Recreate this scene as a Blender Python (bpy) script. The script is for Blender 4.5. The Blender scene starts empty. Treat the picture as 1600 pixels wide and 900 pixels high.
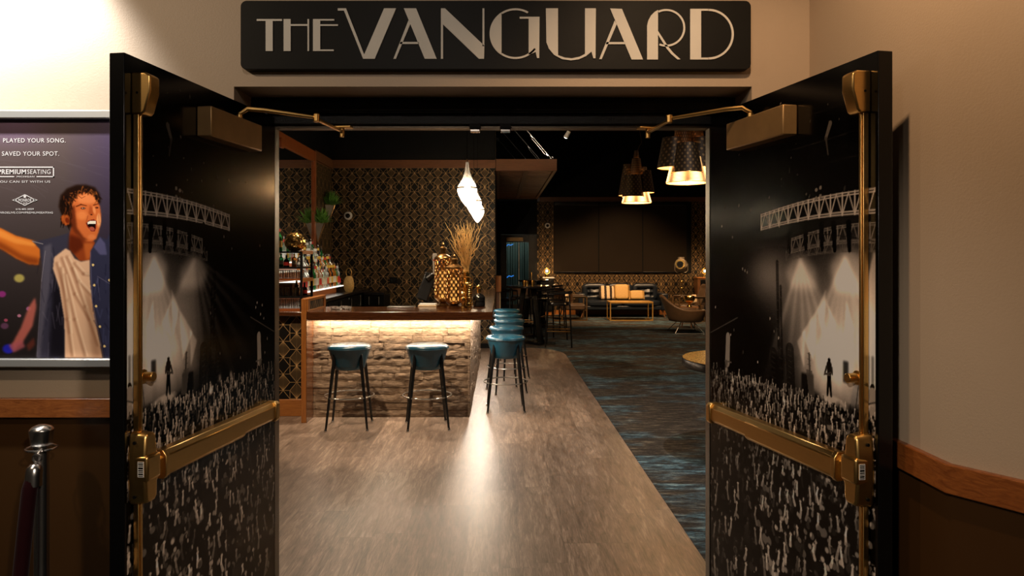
import bpy, bmesh, math, random
import numpy as np
from mathutils import Vector, Matrix
random.seed(7)
S = bpy.context.scene
COL = S.collection
PI = math.pi
R = math.radians

# ------------------------------------------------------------------ camera
cam_d = bpy.data.cameras.new('camera'); cam = bpy.data.objects.new('camera', cam_d); COL.objects.link(cam)
cam.location = (0, 0, 1.6); cam.rotation_euler = (R(90), 0, 0)
cam_d.sensor_width = 36; cam_d.lens = 25.2; cam_d.shift_x = 0.0125; cam_d.shift_y = -0.03125
cam_d.clip_start = 0.05; cam_d.clip_end = 100
S.camera = cam
# ------------------------------------------------------------------ world and exposure
w = bpy.data.worlds.new('world'); S.world = w; w.use_nodes = True
w.node_tree.nodes['Background'].inputs[0].default_value = (1.0, .72, .5, 1)
w.node_tree.nodes['Background'].inputs[1].default_value = 0.012
vs = S.view_settings
vs.view_transform = 'Standard'; vs.look = 'None'; vs.gamma = 1; vs.use_curve_mapping = False; vs.exposure = 0.0

# ------------------------------------------------------------------ lights
def spot(name, loc, target, power, col=(1, .78, .55), size=60, blend=.5, rad=.04):
    l = bpy.data.lights.new(name, 'SPOT'); l.energy = power; l.color = col
    l.spot_size = R(size); l.spot_blend = blend; l.shadow_soft_size = rad
    o = bpy.data.objects.new(name, l); COL.objects.link(o); o.location = loc
    o.rotation_euler = (Vector(target) - Vector(loc)).to_track_quat('-Z', 'Y').to_euler()
    return o
def point(name, loc, power, col=(1, .72, .42), rad=.03):
    l = bpy.data.lights.new(name, 'POINT'); l.energy = power; l.color = col; l.shadow_soft_size = rad
    o = bpy.data.objects.new(name, l); COL.objects.link(o); o.location = loc
    return o
def area(name, loc, rot, sx, sy, power, col=(1, .85, .68)):
    l = bpy.data.lights.new(name, 'AREA'); l.shape = 'RECTANGLE'; l.size = sx; l.size_y = sy; l.energy = power; l.color = col
    o = bpy.data.objects.new(name, l); COL.objects.link(o); o.location = loc; o.rotation_euler = rot
    return o
W1 = (1, .76, .52); W2 = (1, .62, .32); WC = (1, .86, .70)
# foyer downlights, wall washer and added fill for the doors
spot('downlight', (-2.1, 1.15, 3.0), (-1.3, 2.6, 1.2), 55, W1, 110, .6, .05)
spot('downlight', (.55, 1.50, 3.05), (1.05, 2.2, 1.0), 62, (1, .64, .36), 120, .6, .03)
spot('downlight', (-.4, .2, 3.0), (-.1, 2.64, 1.9), 34, (1, .84, .70), 70, .7, .06)
spot('door_fill_light', (-1.0, -1.0, 2.7), (.95, 2.3, .85), 190, (1, .84, .68), 30, .9, .08)  # added lamp behind the camera to brighten the right door's print
spot('door_fill_light', (1.0, -1.0, 2.7), (-.97, 2.3, .85), 190, (1, .84, .68), 30, .9, .08)  # its added twin, brightening the left door's print
spot('wall_washer', (-2.05, 2.25, 3.0), (-1.95, 2.66, 2.55), 230, (1, .97, .93), 80, .35, .04)
# bar ceiling spots
spot('ceiling_spot', (-1.8, 4.95, 4.5), (-1.1, 6.9, .3), 760, W1, 44, .5, .012)
spot('ceiling_spot', (-1.7, 8.35, 4.8), (-.8, 6.3, .0), 640, W1, 60, .6, .02)
spot('ceiling_spot', (-.2, 5.0, 4.6), (.0, 4.2, 0), 330, WC, 75, .9, .08)
spot('ceiling_spot', (-1.9, 9.3, 4.6), (-2.5, 9.8, 1.2), 200, WC, 45, .8, .05)
# counter light strips
area('strip_light', (-.95, 7.03, .975), (R(6), 0, 0), 1.70, .02, 26, (1, .80, .58))
area('strip_light', (-.235, 9.2, .975), (0, R(12), 0), .02, 4.2, 48, (1, .86, .70))
# lounge
spot('ceiling_spot', (3.3, 16.4, 4.8), (3.3, 18.6, .3), 1000, W2, 70, .8, .05)
spot('ceiling_spot', (4.9, 15.5, 4.8), (4.6, 17.8, .5), 800, W2, 60, .8, .05)
spot('ceiling_spot', (1.4, 15.6, 4.8), (1.6, 18.3, .5), 750, W2, 60, .8, .05)
spot('ceiling_spot', (2.6, 11.0, 4.8), (2.8, 12.4, 0), 420, (1, .68, .42), 80, .9, .05)
spot('ceiling_spot', (2.4, 6.0, 4.8), (2.0, 6.6, 0), 520, (1, .93, .86), 80, .9, .05)
spot('ceiling_spot', (4.2, 12.6, 4.8), (4.0, 14.9, .5), 320, W2, 50, .8, .05)

# ------------------------------------------------------------------ helpers
def link(o, parent=None):
    COL.objects.link(o)
    if parent is not None: o.parent = parent
    return o
def tag(o, label=None, cat=None, group=None, kind=None):
    if label: o['label'] = label
    if cat: o['category'] = cat
    if group: o['group'] = group
    if kind: o['kind'] = kind
    return o
def thing(name, label, cat, loc=(0, 0, 0), rz=0, group=None):
    o = bpy.data.objects.new(name, None); o.empty_display_size = .1; COL.objects.link(o)
    o.location = loc; o.rotation_euler = (0, 0, rz)
    return tag(o, label, cat, group)
def copy_tree(o, parent=None):
    c = o.copy(); COL.objects.link(c)
    if parent is not None: c.parent = parent
    for ch in list(o.children): copy_tree(ch, c)
    return c
def place(o, loc, rz=None, label=None, group=None):
    o.location = loc
    if rz is not None: o.rotation_euler = (0, 0, rz)
    if label: o['label'] = label
    if group: o['group'] = group
    return o
def P(px, py, d):                       # the spot seen at a point of the photo, d metres into the room
    return ((px - 780) * d / 1120, d, 1.6 - (py - 400) * d / 1120)

class MB:
    def __init__(s): s.v = []; s.f = []; s.m = []
    def add(s, vs, fs, m=0):
        n = len(s.v); s.v += [tuple(q) for q in vs]
        for f in fs: s.f.append(tuple(i + n for i in f)); s.m.append(m)
        return s
    def box(s, x0, x1, y0, y1, z0, z1, m=0):
        return s.add([(x0,y0,z0),(x1,y0,z0),(x1,y1,z0),(x0,y1,z0),(x0,y0,z1),(x1,y0,z1),(x1,y1,z1),(x0,y1,z1)],
                     [(0,3,2,1),(4,5,6,7),(0,1,5,4),(1,2,6,5),(2,3,7,6),(3,0,4,7)], m)
    def obox(s, p0, p1, w, h, m=0, up=(0,0,1)):          # a bar from p0 to p1
        a = Vector(p0); b = Vector(p1); d = (b - a).normalized(); u = Vector(up)
        if abs(d.dot(u)) > .98: u = Vector((0,1,0))
        r = d.cross(u).normalized(); u = r.cross(d).normalized()
        vs = [q + r*i*w/2 + u*j*h/2 for q in (a, b) for i, j in ((-1,-1),(1,-1),(1,1),(-1,1))]
        return s.add(vs, [(0,1,2,3),(7,6,5,4),(0,4,5,1),(1,5,6,2),(2,6,7,3),(3,7,4,0)], m)
    def cyl(s, p0, p1, r0, r1=None, n=16, m=0, caps=True):
        r1 = r0 if r1 is None else r1
        a = Vector(p0); b = Vector(p1); d = (b - a).normalized()
        u = Vector((0,0,1)) if abs(d.z) < .9 else Vector((1,0,0))
        x = d.cross(u).normalized(); y = d.cross(x).normalized()
        vs = [c + (x*math.cos(2*PI*i/n) + y*math.sin(2*PI*i/n))*r for c, r in ((a, r0), (b, r1)) for i in range(n)]
        fs = [(i, (i+1) % n, n+(i+1) % n, n+i) for i in range(n)]
        if caps: fs += [tuple(range(n-1, -1, -1)), tuple(range(n, 2*n))]
        return s.add(vs, fs, m)
    def lathe(s, prof, c=(0,0,0), n=24, m=0, sx=1, sy=1):
        vs = []; fs = []
        for r, z in prof:
            for i in range(n):
                vs.append((c[0]+r*sx*math.cos(2*PI*i/n), c[1]+r*sy*math.sin(2*PI*i/n), c[2]+z))
        for k in range(len(prof)-1):
            for i in range(n):
                fs.append((k*n+i, k*n+(i+1) % n, (k+1)*n+(i+1) % n, (k+1)*n+i))
        if prof[0][0] > 1e-5: fs.append(tuple(range(n-1, -1, -1)))
        if prof[-1][0] > 1e-5: fs.append(tuple(range((len(prof)-1)*n, len(prof)*n)))
        return s.add(vs, fs, m)
    def shell(s, prof, c=(0,0,0), n=24, m=0):               # open lathe
        vs = []; fs = []
        for r, z in prof:
            for i in range(n): vs.append((c[0]+r*math.cos(2*PI*i/n), c[1]+r*math.sin(2*PI*i/n), c[2]+z))
        for k in range(len(prof)-1):
            for i in range(n): fs.append((k*n+i, k*n+(i+1) % n, (k+1)*n+(i+1) % n, (k+1)*n+i))
        return s.add(vs, fs, m)
    def tube(s, pts, r, n=8, m=0, closed=False):
        pts = [Vector(p) for p in pts]; N = len(pts); vs = []; fs = []; px = None
        for k in range(N):
            if closed: d = pts[(k+1) % N] - pts[k-1]
            else: d = pts[min(k+1, N-1)] - pts[max(k-1, 0)]
            d.normalize()
            if px is None:
                u = Vector((0,0,1)) if abs(d.z) < .9 else Vector((1,0,0)); px = d.cross(u).normalized()
            else: px = (px - d*px.dot(d)).normalized()
            y = d.cross(px); rr = r[k] if isinstance(r, (list, tuple)) else r
            vs += [pts[k] + (px*math.cos(2*PI*i/n) + y*math.sin(2*PI*i/n))*rr for i in range(n)]
        for k in range(N if closed else N-1):
            k2 = (k+1) % N
            for i in range(n): fs.append((k*n+i, k*n+(i+1) % n, k2*n+(i+1) % n, k2*n+i))
        if not closed: fs += [tuple(range(n-1, -1, -1)), tuple(range((N-1)*n, N*n))]
        return s.add(vs, fs, m)
    def ring(s, c, Rr, r, n=32, k=8, m=0, axis='z'):
        pts = []
        for i in range(n):
            a = 2*PI*i/n; u, v = Rr*math.cos(a), Rr*math.sin(a)
            pts.append({'z': (c[0]+u, c[1]+v, c[2]), 'y': (c[0]+u, c[1], c[2]+v), 'x': (c[0], c[1]+u, c[2]+v)}[axis])
        return s.tube(pts, r, k, m, True)
    def blob(s, c, sz, p=2.0, nu=24, nv=14, m=0, fn=None):  # superellipsoid
        vs = []; fs = []
        sp = lambda t, e: math.copysign(abs(t)**e, t)
        e = 2.0/p
        for j in range(nv+1):
            b = -PI/2 + PI*j/nv
            for i in range(nu):
                a = 2*PI*i/nu
                q = (sp(math.cos(b), e)*sp(math.cos(a), e), sp(math.cos(b), e)*sp(math.sin(a), e), sp(math.sin(b), e))
                if fn: q = fn(q)
                vs.append((c[0]+sz[0]*q[0], c[1]+sz[1]*q[1], c[2]+sz[2]*q[2]))
        for j in range(nv):
            for i in range(nu): fs.append((j*nu+i, j*nu+(i+1) % nu, (j+1)*nu+(i+1) % nu, (j+1)*nu+i))
        return s.add(vs, fs, m)
    def prism(s, poly, f0, f1, m=0):                         # 2D outline swept between two mappings
        n = len(poly)
        vs = [f0(*p) for p in poly] + [f1(*p) for p in poly]
        fs = [tuple(range(n)), tuple(range(2*n-1, n-1, -1))] + [(i, i+n, (i+1) % n+n, (i+1) % n) for i in range(n)]
        return s.add(vs, fs, m)
    def build(s, name, mats, parent=None, bevel=0, seg=2, ang=35, merge=False):
        me = bpy.data.meshes.new(name); me.from_pydata([tuple(q) for q in s.v], [], s.f)
        if not isinstance(mats, (list, tuple)): mats = [mats]
        for mt in mats: me.materials.append(mt)
        me.polygons.foreach_set('material_index', s.m)
        bm = bmesh.new(); bm.from_mesh(me)
        if merge: bmesh.ops.remove_doubles(bm, verts=bm.verts, dist=1e-5)
        bmesh.ops.recalc_face_normals(bm, faces=bm.faces)
        bm.to_mesh(me); bm.free()
        me.polygons.foreach_set('use_smooth', [True]*len(me.polygons))
        me.set_sharp_from_angle(angle=R(ang))
        o = bpy.data.objects.new(name, me); link(o, parent)
        if bevel:
            b = o.modifiers.new('bevel', 'BEVEL'); b.width = bevel; b.segments = seg; b.limit_method = 'ANGLE'; b.angle_limit = R(40)
        return o

# ------------------------------------------------------------------ materials
class NT:
    def __init__(s, name):
        s.mat = bpy.data.materials.new(name); s.mat.use_nodes = True; s.t = s.mat.node_tree
        s.b = s.t.nodes['Principled BSDF']; s.co = None
    def n(s, t, **k):
        q = s.t.nodes.new(t)
        for a, b in k.items(): setattr(q, a, b)
        return q
    def l(s, a, b): s.t.links.new(a, b)
    def put(s, sock, v):
        if isinstance(v, bpy.types.NodeSocket): s.l(v, sock)
        else: sock.default_value = v
    def coord(s):
        if s.co is None: s.co = s.n('ShaderNodeTexCoord')
        return s.co.outputs['Object']
    def xyz(s):
        q = s.n('ShaderNodeSeparateXYZ'); s.l(s.coord(), q.inputs[0]); return q.outputs
    def M(s, op, a, b=None, c=None):
        q = s.n('ShaderNodeMath', operation=op); s.put(q.inputs[0], a)
        if b is not None: s.put(q.inputs[1], b)
        if c is not None: s.put(q.inputs[2], c)
        return q.outputs[0]
    def comb(s, x, y, z):
        q = s.n('ShaderNodeCombineXYZ'); s.put(q.inputs[0], x); s.put(q.inputs[1], y); s.put(q.inputs[2], z); return q.outputs[0]
    def scale(s, v):
        q = s.n('ShaderNodeMapping'); s.l(s.coord(), q.inputs[0]); q.inputs['Scale'].default_value = v; return q.outputs[0]
    def noise(s, vec, sc=5, det=3, rough=.5, dist=0):
        q = s.n('ShaderNodeTexNoise'); s.l(vec, q.inputs['Vector']); q.inputs['Scale'].default_value = sc
        q.inputs['Detail'].default_value = det; q.inputs['Roughness'].default_value = rough; q.inputs['Distortion'].default_value = dist
        return q.outputs[0]
    def ramp(s, fac, stops):
        q = s.n('ShaderNodeValToRGB'); s.l(fac, q.inputs[0]); e = q.color_ramp.elements
        while len(e) < len(stops): e.new(.5)
        for k, (p, c) in enumerate(stops): e[k].position = p; e[k].color = (*c, 1) if len(c) == 3 else c
        return q.outputs[0]
    def mix(s, f, a, b, mode='MIX'):
        q = s.n('ShaderNodeMix', data_type='RGBA', blend_type=mode); s.put(q.inputs[0], f)
        for i, v in ((6, a), (7, b)):
            if isinstance(v, tuple) and len(v) == 3: v = (*v, 1)
            s.put(q.inputs[i], v)
        return q.outputs[2]
    def bump(s, h, st=.3, d=.01):
        q = s.n('ShaderNodeBump'); q.inputs['Strength'].default_value = st; q.inputs['Distance'].default_value = d
        s.l(h, q.inputs['Height']); s.l(q.outputs[0], s.b.inputs['Normal'])
    def set(s, **k):
        for a, v in k.items():
            sk = s.b.inputs[{'col': 'Base Color', 'rough': 'Roughness', 'metal': 'Metallic', 'spec': 'Specular IOR Level', 'coat': 'Coat Weight',
                             'trans': 'Transmission Weight', 'ior': 'IOR', 'emit': 'Emission Color', 'es': 'Emission Strength', 'alpha': 'Alpha', 'sheen': 'Sheen Weight'}[a]]
            if isinstance(v, tuple) and len(v) == 3: v = (*v, 1)
            s.put(sk, v)
        return s
def pbr(name, col, rough=.5, metal=0, var=.12, nsc=12, bump=0, bsc=60, **k):
    t = NT(name); n = t.noise(t.coord(), nsc, 4, .6)
    c0 = tuple(max(0, x*(1-var)) for x in col); c1 = tuple(min(1, x*(1+var)) for x in col)
    t.set(col=t.ramp(n, [(.3, c0), (.7, c1)]), rough=rough, metal=metal, **k)
    if bump: t.bump(t.noise(t.coord(), bsc, 3, .6), bump, .004)
    return t.mat
def wood(name, c0, c1, sc=(30, 30, 2), rough=.35, gr=3, coat=.2):
    t = NT(name); v = t.scale(sc)
    n = t.noise(v, gr, 6, .65, 1.2)
    t.set(col=t.ramp(n, [(.3, c0), (.7, c1)]), rough=rough, coat=coat); t.b.inputs['Coat Roughness'].default_value = .2
    t.bump(n, .15, .003); return t.mat
def emis(name, col, st):
    t = NT(name); t.set(col=(0, 0, 0), emit=col, es=st); return t.mat
m = {}
def wall_paint():
    t = NT('beige_wall_paint'); n = t.noise(t.coord(), 1.2, 3, .5)
    t.set(col=t.ramp(n, [(.3, (.42, .325, .235)), (.7, (.46, .36, .265))]), rough=.5, spec=.4)
    t.bump(t.noise(t.coord(), 160, 2, .6), .25, .002); return t.mat
m['paint'] = wall_paint()
m['wain'] = pbr('brown_wainscot', (.050, .021, .005), .38, var=.06, nsc=2)
m['rail'] = wood('chair_rail_wood', (.15, .040, .008), (.30, .095, .020), (6, 6, 30), .4)
m['black'] = pbr('black_paint', (.0035, .0035, .0035), .6, bump=.1, bsc=120, spec=.12)
m['gloss'] = pbr('black_laminate', (.004, .004, .004), .2, spec=.3)
m['frame'] = pbr('black_door_frame_paint', (.005, .005, .005), .3, bump=.5, bsc=260, spec=.3)
m['jamb'] = pbr('worn_jamb_metal', (.10, .08, .06), .35, 1, bump=.3, bsc=200)
def brass(name, c, rough):
    t = NT(name); n = t.noise(t.scale((4, 4, 60)), 6, 4, .6)
    t.set(col=t.ramp(n, [(.3, tuple(x*.93 for x in c)), (.7, c)]), metal=1, rough=rough)
    return t.mat
m['brass'] = brass('brushed_brass', (.78, .49, .17), .30)
m['brassp'] = pbr('satin_brass_paint', (.36, .22, .09), .42, .6)
m['gold'] = pbr('gold_metal', (.80, .52, .16), .25, 1)
m['dgold'] = pbr('antique_gold', (.34, .19, .07), .3, 1, var=.3)
m['chrome'] = pbr('chrome', (.85, .83, .80), .24, 1, var=.03)
m['steel'] = pbr('brushed_steel', (.45, .43, .40), .3, 1)
m['letter'] = pbr('white_sign_letter', (.62, .60, .55), .5, var=.03)
m['sign'] = pbr('black_sign_board', (.006, .006, .0055), .5, bump=.05, spec=.15)
m['bar'] = wood('dark_bar_wood', (.035, .011, .004), (.10, .032, .010), (2, 30, 30), .12, 3, .8)
m['owood'] = wood('orange_wood', (.24, .075, .014), (.42, .16, .035), (25, 25, 2), .35)
m['owoodx'] = wood('orange_wood_rail', (.24, .075, .014), (.42, .16, .035), (2, 2, 25), .35)
m['band'] = wood('brown_wood_band', (.10, .036, .011), (.17, .062, .019), (2, 2, 20), .5, coat=0)
m['vinyl'] = pbr('teal_vinyl', (.012, .070, .115), .26, var=.2, nsc=6, bump=.12, bsc=180)
m['bleg'] = pbr('black_metal_leg', (.008, .008, .008), .25)
m['dleather'] = pbr('navy_leather', (.008, .012, .019), .36, var=.2, bump=.3, bsc=30)
m['bleather'] = pbr('brown_leather', (.09, .055, .032), .35, var=.2, bump=.15)
m['tleather'] = pbr('taupe_leather', (.20, .115, .058), .38, var=.1, bump=.1)
m['pgold'] = pbr('gold_fabric', (.50, .30, .09), .6, var=.3, nsc=60, bump=.6, bsc=90)
m['cream'] = pbr('cream_fabric', (.60, .45, .27), .8, bump=.4)
m['bronze'] = pbr('bronze_frame', (.30, .18, .08), .35, .8)
m['tablegold'] = pbr('gold_painted_metal', (.55, .31, .08), .35, .5)
m['btable'] = pbr('black_table_top', (.012, .010, .009), .2)
m['glass'] = None
def thin_glass(name, col=(.95, .95, .95), refl=.25, rough=.04, emit=None, es=0, milk=0):
    """thin blown glass: lets lamp light straight through, mirrors a little more at grazing angles"""
    t = NT(name); tr = t.n('ShaderNodeBsdfTransparent'); tr.inputs[0].default_value = (*col, 1)
    gl = t.n('ShaderNodeBsdfGlossy'); gl.inputs['Roughness'].default_value = rough
    lw = t.n('ShaderNodeLayerWeight'); lw.inputs[0].default_value = refl
    mx = t.n('ShaderNodeMixShader'); t.l(lw.outputs['Facing'], mx.inputs[0]); t.l(tr.outputs[0], mx.inputs[1]); t.l(gl.outputs[0], mx.inputs[2])
    out = mx.outputs[0]
    if milk:
        tl = t.n('ShaderNodeBsdfTranslucent'); tl.inputs[0].default_value = (1, .97, .92, 1)
        m2 = t.n('ShaderNodeMixShader'); m2.inputs[0].default_value = milk; t.l(out, m2.inputs[1]); t.l(tl.outputs[0], m2.inputs[2]); out = m2.outputs[0]
    if es:
        em = t.n('ShaderNodeEmission'); em.inputs[0].default_value = (*emit, 1); em.inputs[1].default_value = es
        ad = t.n('ShaderNodeAddShader'); t.l(out, ad.inputs[0]); t.l(em.outputs[0], ad.inputs[1]); out = ad.outputs[0]
    t.l(out, t.t.nodes['Material Output'].inputs[0]); return t.mat
m['glass'] = thin_glass('clear_glass')
t = NT('mirror'); t.set(col=(.85, .85, .85), rough=.01, metal=1); m['mirror'] = t.mat
m['shade'] = pbr('roller_shade_fabric', (.014, .009, .005), .6, var=.08, nsc=1.5, spec=.12)
m['white'] = pbr('white_plastic', (.7, .68, .64), .35, var=.02)
m['leaf'] = pbr('green_leaf', (.12, .30, .04), .5, var=.5, nsc=40)
m['twig'] = pbr('golden_twig', (.75, .48, .18), .5, var=.3)
m['velvet'] = pbr('dark_red_velvet', (.022, .002, .004), .8, sheen=.08, spec=.1)
m['alum'] = pbr('silver_frame', (.62, .62, .60), .3, .7, var=.02)
m['iwood'] = wood('walnut', (.10, .04, .014), (.2, .085, .03), (20, 20, 2), .4)

def wallpaper():
    t = NT('geometric_gold_wallpaper'); x, y, z = t.xyz(); M = t.M
    u = M('ADD', x, y)
    a = M('MULTIPLY', M('PINGPONG', M('DIVIDE', u, .135), 1.0), 1.0)
    b = M('PINGPONG', M('DIVIDE', M('SUBTRACT', z, 3.12), .1635), 1.0)
    fA = M('ADD', M('MULTIPLY', a, 2), M('MULTIPLY', M('ABSOLUTE', M('SUBTRACT', b, .5)), 2))
    ia = M('MULTIPLY', M('SUBTRACT', 1, a), 2)
    fB = M('ADD', ia, M('MULTIPLY', M('SUBTRACT', 1, b), 2))
    fD = M('ADD', ia, M('MULTIPLY', b, 2))
    near = lambda f, v, w: M('LESS_THAN', M('ABSOLUTE', M('SUBTRACT', f, v)), w)
    L = near(fA, 1, .048)
    mx = lambda p, q: M('MAXIMUM', p, q)
    L = mx(L, near(fB, 1, .048)); L = mx(L, near(fD, 1, .048))
    lo = M('LESS_THAN', a, .5); hi = M('GREATER_THAN', a, .5)
    L = mx(L, M('MULTIPLY', lo, M('LESS_THAN', b, .016)))
    L = mx(L, M('MULTIPLY', lo, M('GREATER_THAN', b, .984)))
    L = mx(L, M('MULTIPLY', hi, near(b, .5, .014)))
    L = mx(L, M('MULTIPLY', near(a, .5, .018), M('LESS_THAN', b, .5)))
    inA = M('LESS_THAN', fA, 1); inB = M('LESS_THAN', fB, 1)
    ex = lambda q, k: M('POWER', 2.718, M('MULTIPLY', q, -k))
    # fan rays leaving the spark
    angA = M('ARCTAN2', a, mx(b, .001)); rayA = M('ADD', .55, M('MULTIPLY', .45, M('SINE', M('MULTIPLY', angA, 42))))
    bb = M('ABSOLUTE', M('SUBTRACT', b, .5)); angB = M('ARCTAN2', M('SUBTRACT', 1, a), mx(bb, .001))
    rayB = M('ADD', .55, M('MULTIPLY', .45, M('SINE', M('MULTIPLY', angB, 42))))
    gA = M('MULTIPLY', inA, M('ADD', M('MULTIPLY', rayA, .10), ex(b, 12)))
    gB = M('MULTIPLY', inB, M('ADD', M('MULTIPLY', rayB, .10), M('MULTIPLY', .8, ex(bb, 13))))
    g = mx(M('MULTIPLY', L, .34), mx(gA, gB))
    c = t.mix(g, (.005, .004, .003), (.92, .56, .23))
    t.set(col=c, rough=.55, metal=M('MULTIPLY', g, .2), spec=.2); return t.mat
m['paper'] = wallpaper()

def floor_wood():
    t = NT('grey_oak_plank'); x, y, z = t.xyz(); M = t.M
    pw = .18; i = M('FLOOR', M('DIVIDE', x, pw)); fx = M('FRACT', M('DIVIDE', x, pw))
    off = M('MULTIPLY', M('FRACT', M('MULTIPLY', M('SINE', M('MULTIPLY', i, 12.99)), 43.7)), 1.2)
    yy = M('DIVIDE', M('ADD', y, off), 1.22); j = M('FLOOR', yy); fy = M('FRACT', yy)
    rnd = M('FRACT', M('MULTIPLY', M('SINE', M('ADD', M('MULTIPLY', i, 7.13), M('MULTIPLY', j, 31.7))), 917.3))
    v = t.comb(M('MULTIPLY', x, 34), M('MULTIPLY', y, 2.6), M('MULTIPLY', rnd, 30))
    g = t.noise(v, 1.6, 7, .72, 1.6)
    v2 = t.comb(M('MULTIPLY', x, 6), M('MULTIPLY', y, 1.1), M('MULTIPLY', rnd, 17)); g2 = t.noise(v2, 1.4, 4, .6, 2.2)
    f = M('ADD', M('MULTIPLY', g, .62), M('ADD', M('MULTIPLY', g2, .35), M('MULTIPLY', M('SUBTRACT', rnd, .5), .07)))
    c = t.ramp(f, [(.36, (.062, .040, .027)), (.50, (.155, .108, .079)), (.65, (.33, .245, .185))])
    e = M('MAXIMUM', M('GREATER_THAN', M('ABSOLUTE', M('SUBTRACT', fx, .5)), .494), M('GREATER_THAN', M('ABSOLUTE', M('SUBTRACT', fy, .5)), .4985))
    c = t.mix(M('MULTIPLY', e, .45), c, (.04, .03, .022))
    t.set(col=c, rough=M('ADD', .30, M('MULTIPLY', g, .16)), spec=.6); t.bump(f, .12, .002); return t.mat
m['floor'] = floor_wood()
def carpet():
    t = NT('blue_streaked_carpet'); v = t.scale((1.6, 9, 1))
    n1 = t.noise(t.scale((1.3, 5, 1)), 4, 7, .8); n2 = t.noise(t.scale((.7, 1.6, 1)), 1.3, 3, .6); n3 = t.noise(t.scale((3, 30, 1)), 8, 3, .6)
    c = t.ramp(n1, [(.32, (.012, .012, .012)), (.46, (.020, .022, .024)), (.55, (.055, .105, .135)), (.64, (.19, .27, .29))])
    d = t.ramp(n1, [(.36, (.012, .010, .009)), (.52, (.034, .027, .022)), (.64, (.13, .105, .075))])
    c = t.mix(t.ramp(n2, [(.46, (0, 0, 0)), (.57, (1, 1, 1))]), d, c)
    c = t.mix(t.ramp(n3, [(.60, (0, 0, 0)), (.68, (.7, .7, .7))]), c, (.16, .14, .08))
    t.set(col=c, rough=.95, spec=.1); t.bump(n3, .5, .004); return t.mat
m['carpet'] = carpet()
def brickmat():
    t = NT('split_stone'); n = t.noise(t.scale((3, 3, 14)), 4, 6, .7, .8); n2 = t.noise(t.coord(), 60, 3, .6)
    t.set(col=t.ramp(n, [(.3, (.07, .042, .024)), (.5, (.19, .122, .072)), (.72, (.33, .225, .14))]), rough=.85)
    t.bump(t.M('ADD', n, t.M('MULTIPLY', n2, .35)), .8, .014); return t.mat
m['brick'] = brickmat()
# ================================================================== room shell
def st(name, mb, mats, label=None, **k):
    return tag(mb.build(name, mats, **k), label, None, None, 'structure')
WF = 2.64
b = MB()
b.box(-3.4, -.977, WF, 2.95, 1.045, 3.1); b.box(.93, 1.143, WF, 2.95, 1.045, 3.1)
b.box(-.977, .93, WF, 2.95, 2.224, 3.1)
b.box(-3.4, -.977, WF, 2.95, 0, 1.045, 1); b.box(.93, 1.143, WF, 2.95, 0, 1.045, 1)
st('wall_front', b, [m['paint'], m['wain']], 'beige wall around the double doorway with brown wainscot')
b = MB(); b.prism([(-3.4, 2.95), (-3.4, 3.06), (7.6, 3.06), (7.6, 2.95), (1.143, 2.95), (1.143, 3.0), (.93, 3.0), (.93, 2.95)],
                  lambda x, y: (x, y, 3.1), lambda x, y: (x, y, 5))
b.box(.93, 7.6, 2.95, 3.06, 0, 3.1); b.box(-3.4, -.977, 2.95, 3.06, 0, 3.1)
b.box(-.977, .93, 2.95, 3.06, 2.224, 3.1)
st('wall_near', b, m['black'], 'black inner side of the doorway wall')
# right foyer wall with its angled corner
c0 = (1.143, 1.808); c1 = (1.95, .55); c2 = (1.95, -.2)
for nm, z0, z1, mt in (('wall_right', 1.045, 3.1, 'paint'), ('trim_4', 0, 1.045, 'wain')):
    b = MB(); b.prism([(1.143, WF), c0, c1, c2, (2.2, c2[1]), (2.2, WF)], lambda x, y: (x, y, z0), lambda x, y: (x, y, z1))
    st(nm, b, m[mt], 'beige right foyer wall turning at a corner' if mt == 'paint' else 'brown wainscot below the right chair rail')
# chair rails
b = MB(); b.box(-3.4, -.99, WF-.022, WF, 1.008, 1.079); st('trim_1', b, m['rail'], 'wooden chair rail on left wall', bevel=.003)
b = MB(); o2 = .022
n1 = Vector((c1[0]-c0[0], c1[1]-c0[1])).normalized(); nn = Vector((n1.y, -n1.x))*-1
if nn.x > 0: nn = -nn
k0 = (1.143-o2, c0[1]-.006); k1 = (c1[0]+nn.x*o2, c1[1]+nn.y*o2)
b.prism([(1.143, WF), (1.143-o2, WF), k0, k1, c1, c0], lambda x, y: (x, y, 1.003), lambda x, y: (x, y, 1.077))
st('trim_2', b, m['rail'], 'wooden chair rail on right wall', bevel=.003)
b = MB(); b.box(-3.4, 2.2, -1.2, 2.95, -.05, 0); st('floor_1', b, m['carpet'])
# inner room
b = MB(); b.box(-3.0, 7.6, 2.95, 19.8, -.05, 0); st('floor_2', b, m['carpet'], 'dark carpet with blue and tan streaks')
pts = [(-2.9, 2.95), (1.075, 2.95)]
for i in range(13):
    a = PI/2*i/12; pts.append((1.075-.62*(1-math.cos(a)), 11.55+.9*math.sin(a)))
pts += [(-.3, 12.47), (-2.9, 12.47)]
b = MB(); b.prism(pts, lambda x, y: (x, y, 0), lambda x, y: (x, y, .006)); st('floor_3', b, m['floor'], 'grey brown oak plank flooring beside the bar')
b = MB(); b.box(-3.0, 7.6, 2.95, 19.8, 5.0, 5.05); st('ceiling', b, m['black'])
b = MB(); b.box(-2.99, -.07, 12.4, 12.5, 0, 3.12); st('wall_back', b, m['paper'], 'wallpapered wall behind the bar')
b = MB(); b.box(-2.99, -.07, 12.4, 12.5, 3.26, 5); b.box(-2.99, -.07, 12.41, 12.5, 3.12, 3.26); st('wall_upper', b, m['black'])
b = MB(); b.box(-2.9, -.062, 12.375, 12.4, 3.12, 3.26); st('trim_3', b, m['band'], 'wood band above bar wallpaper')
b = MB(); b.box(-2.2, -.065, 12.385, 12.4, 0, .09); st('baseboard_back', b, m['black'])
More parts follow.
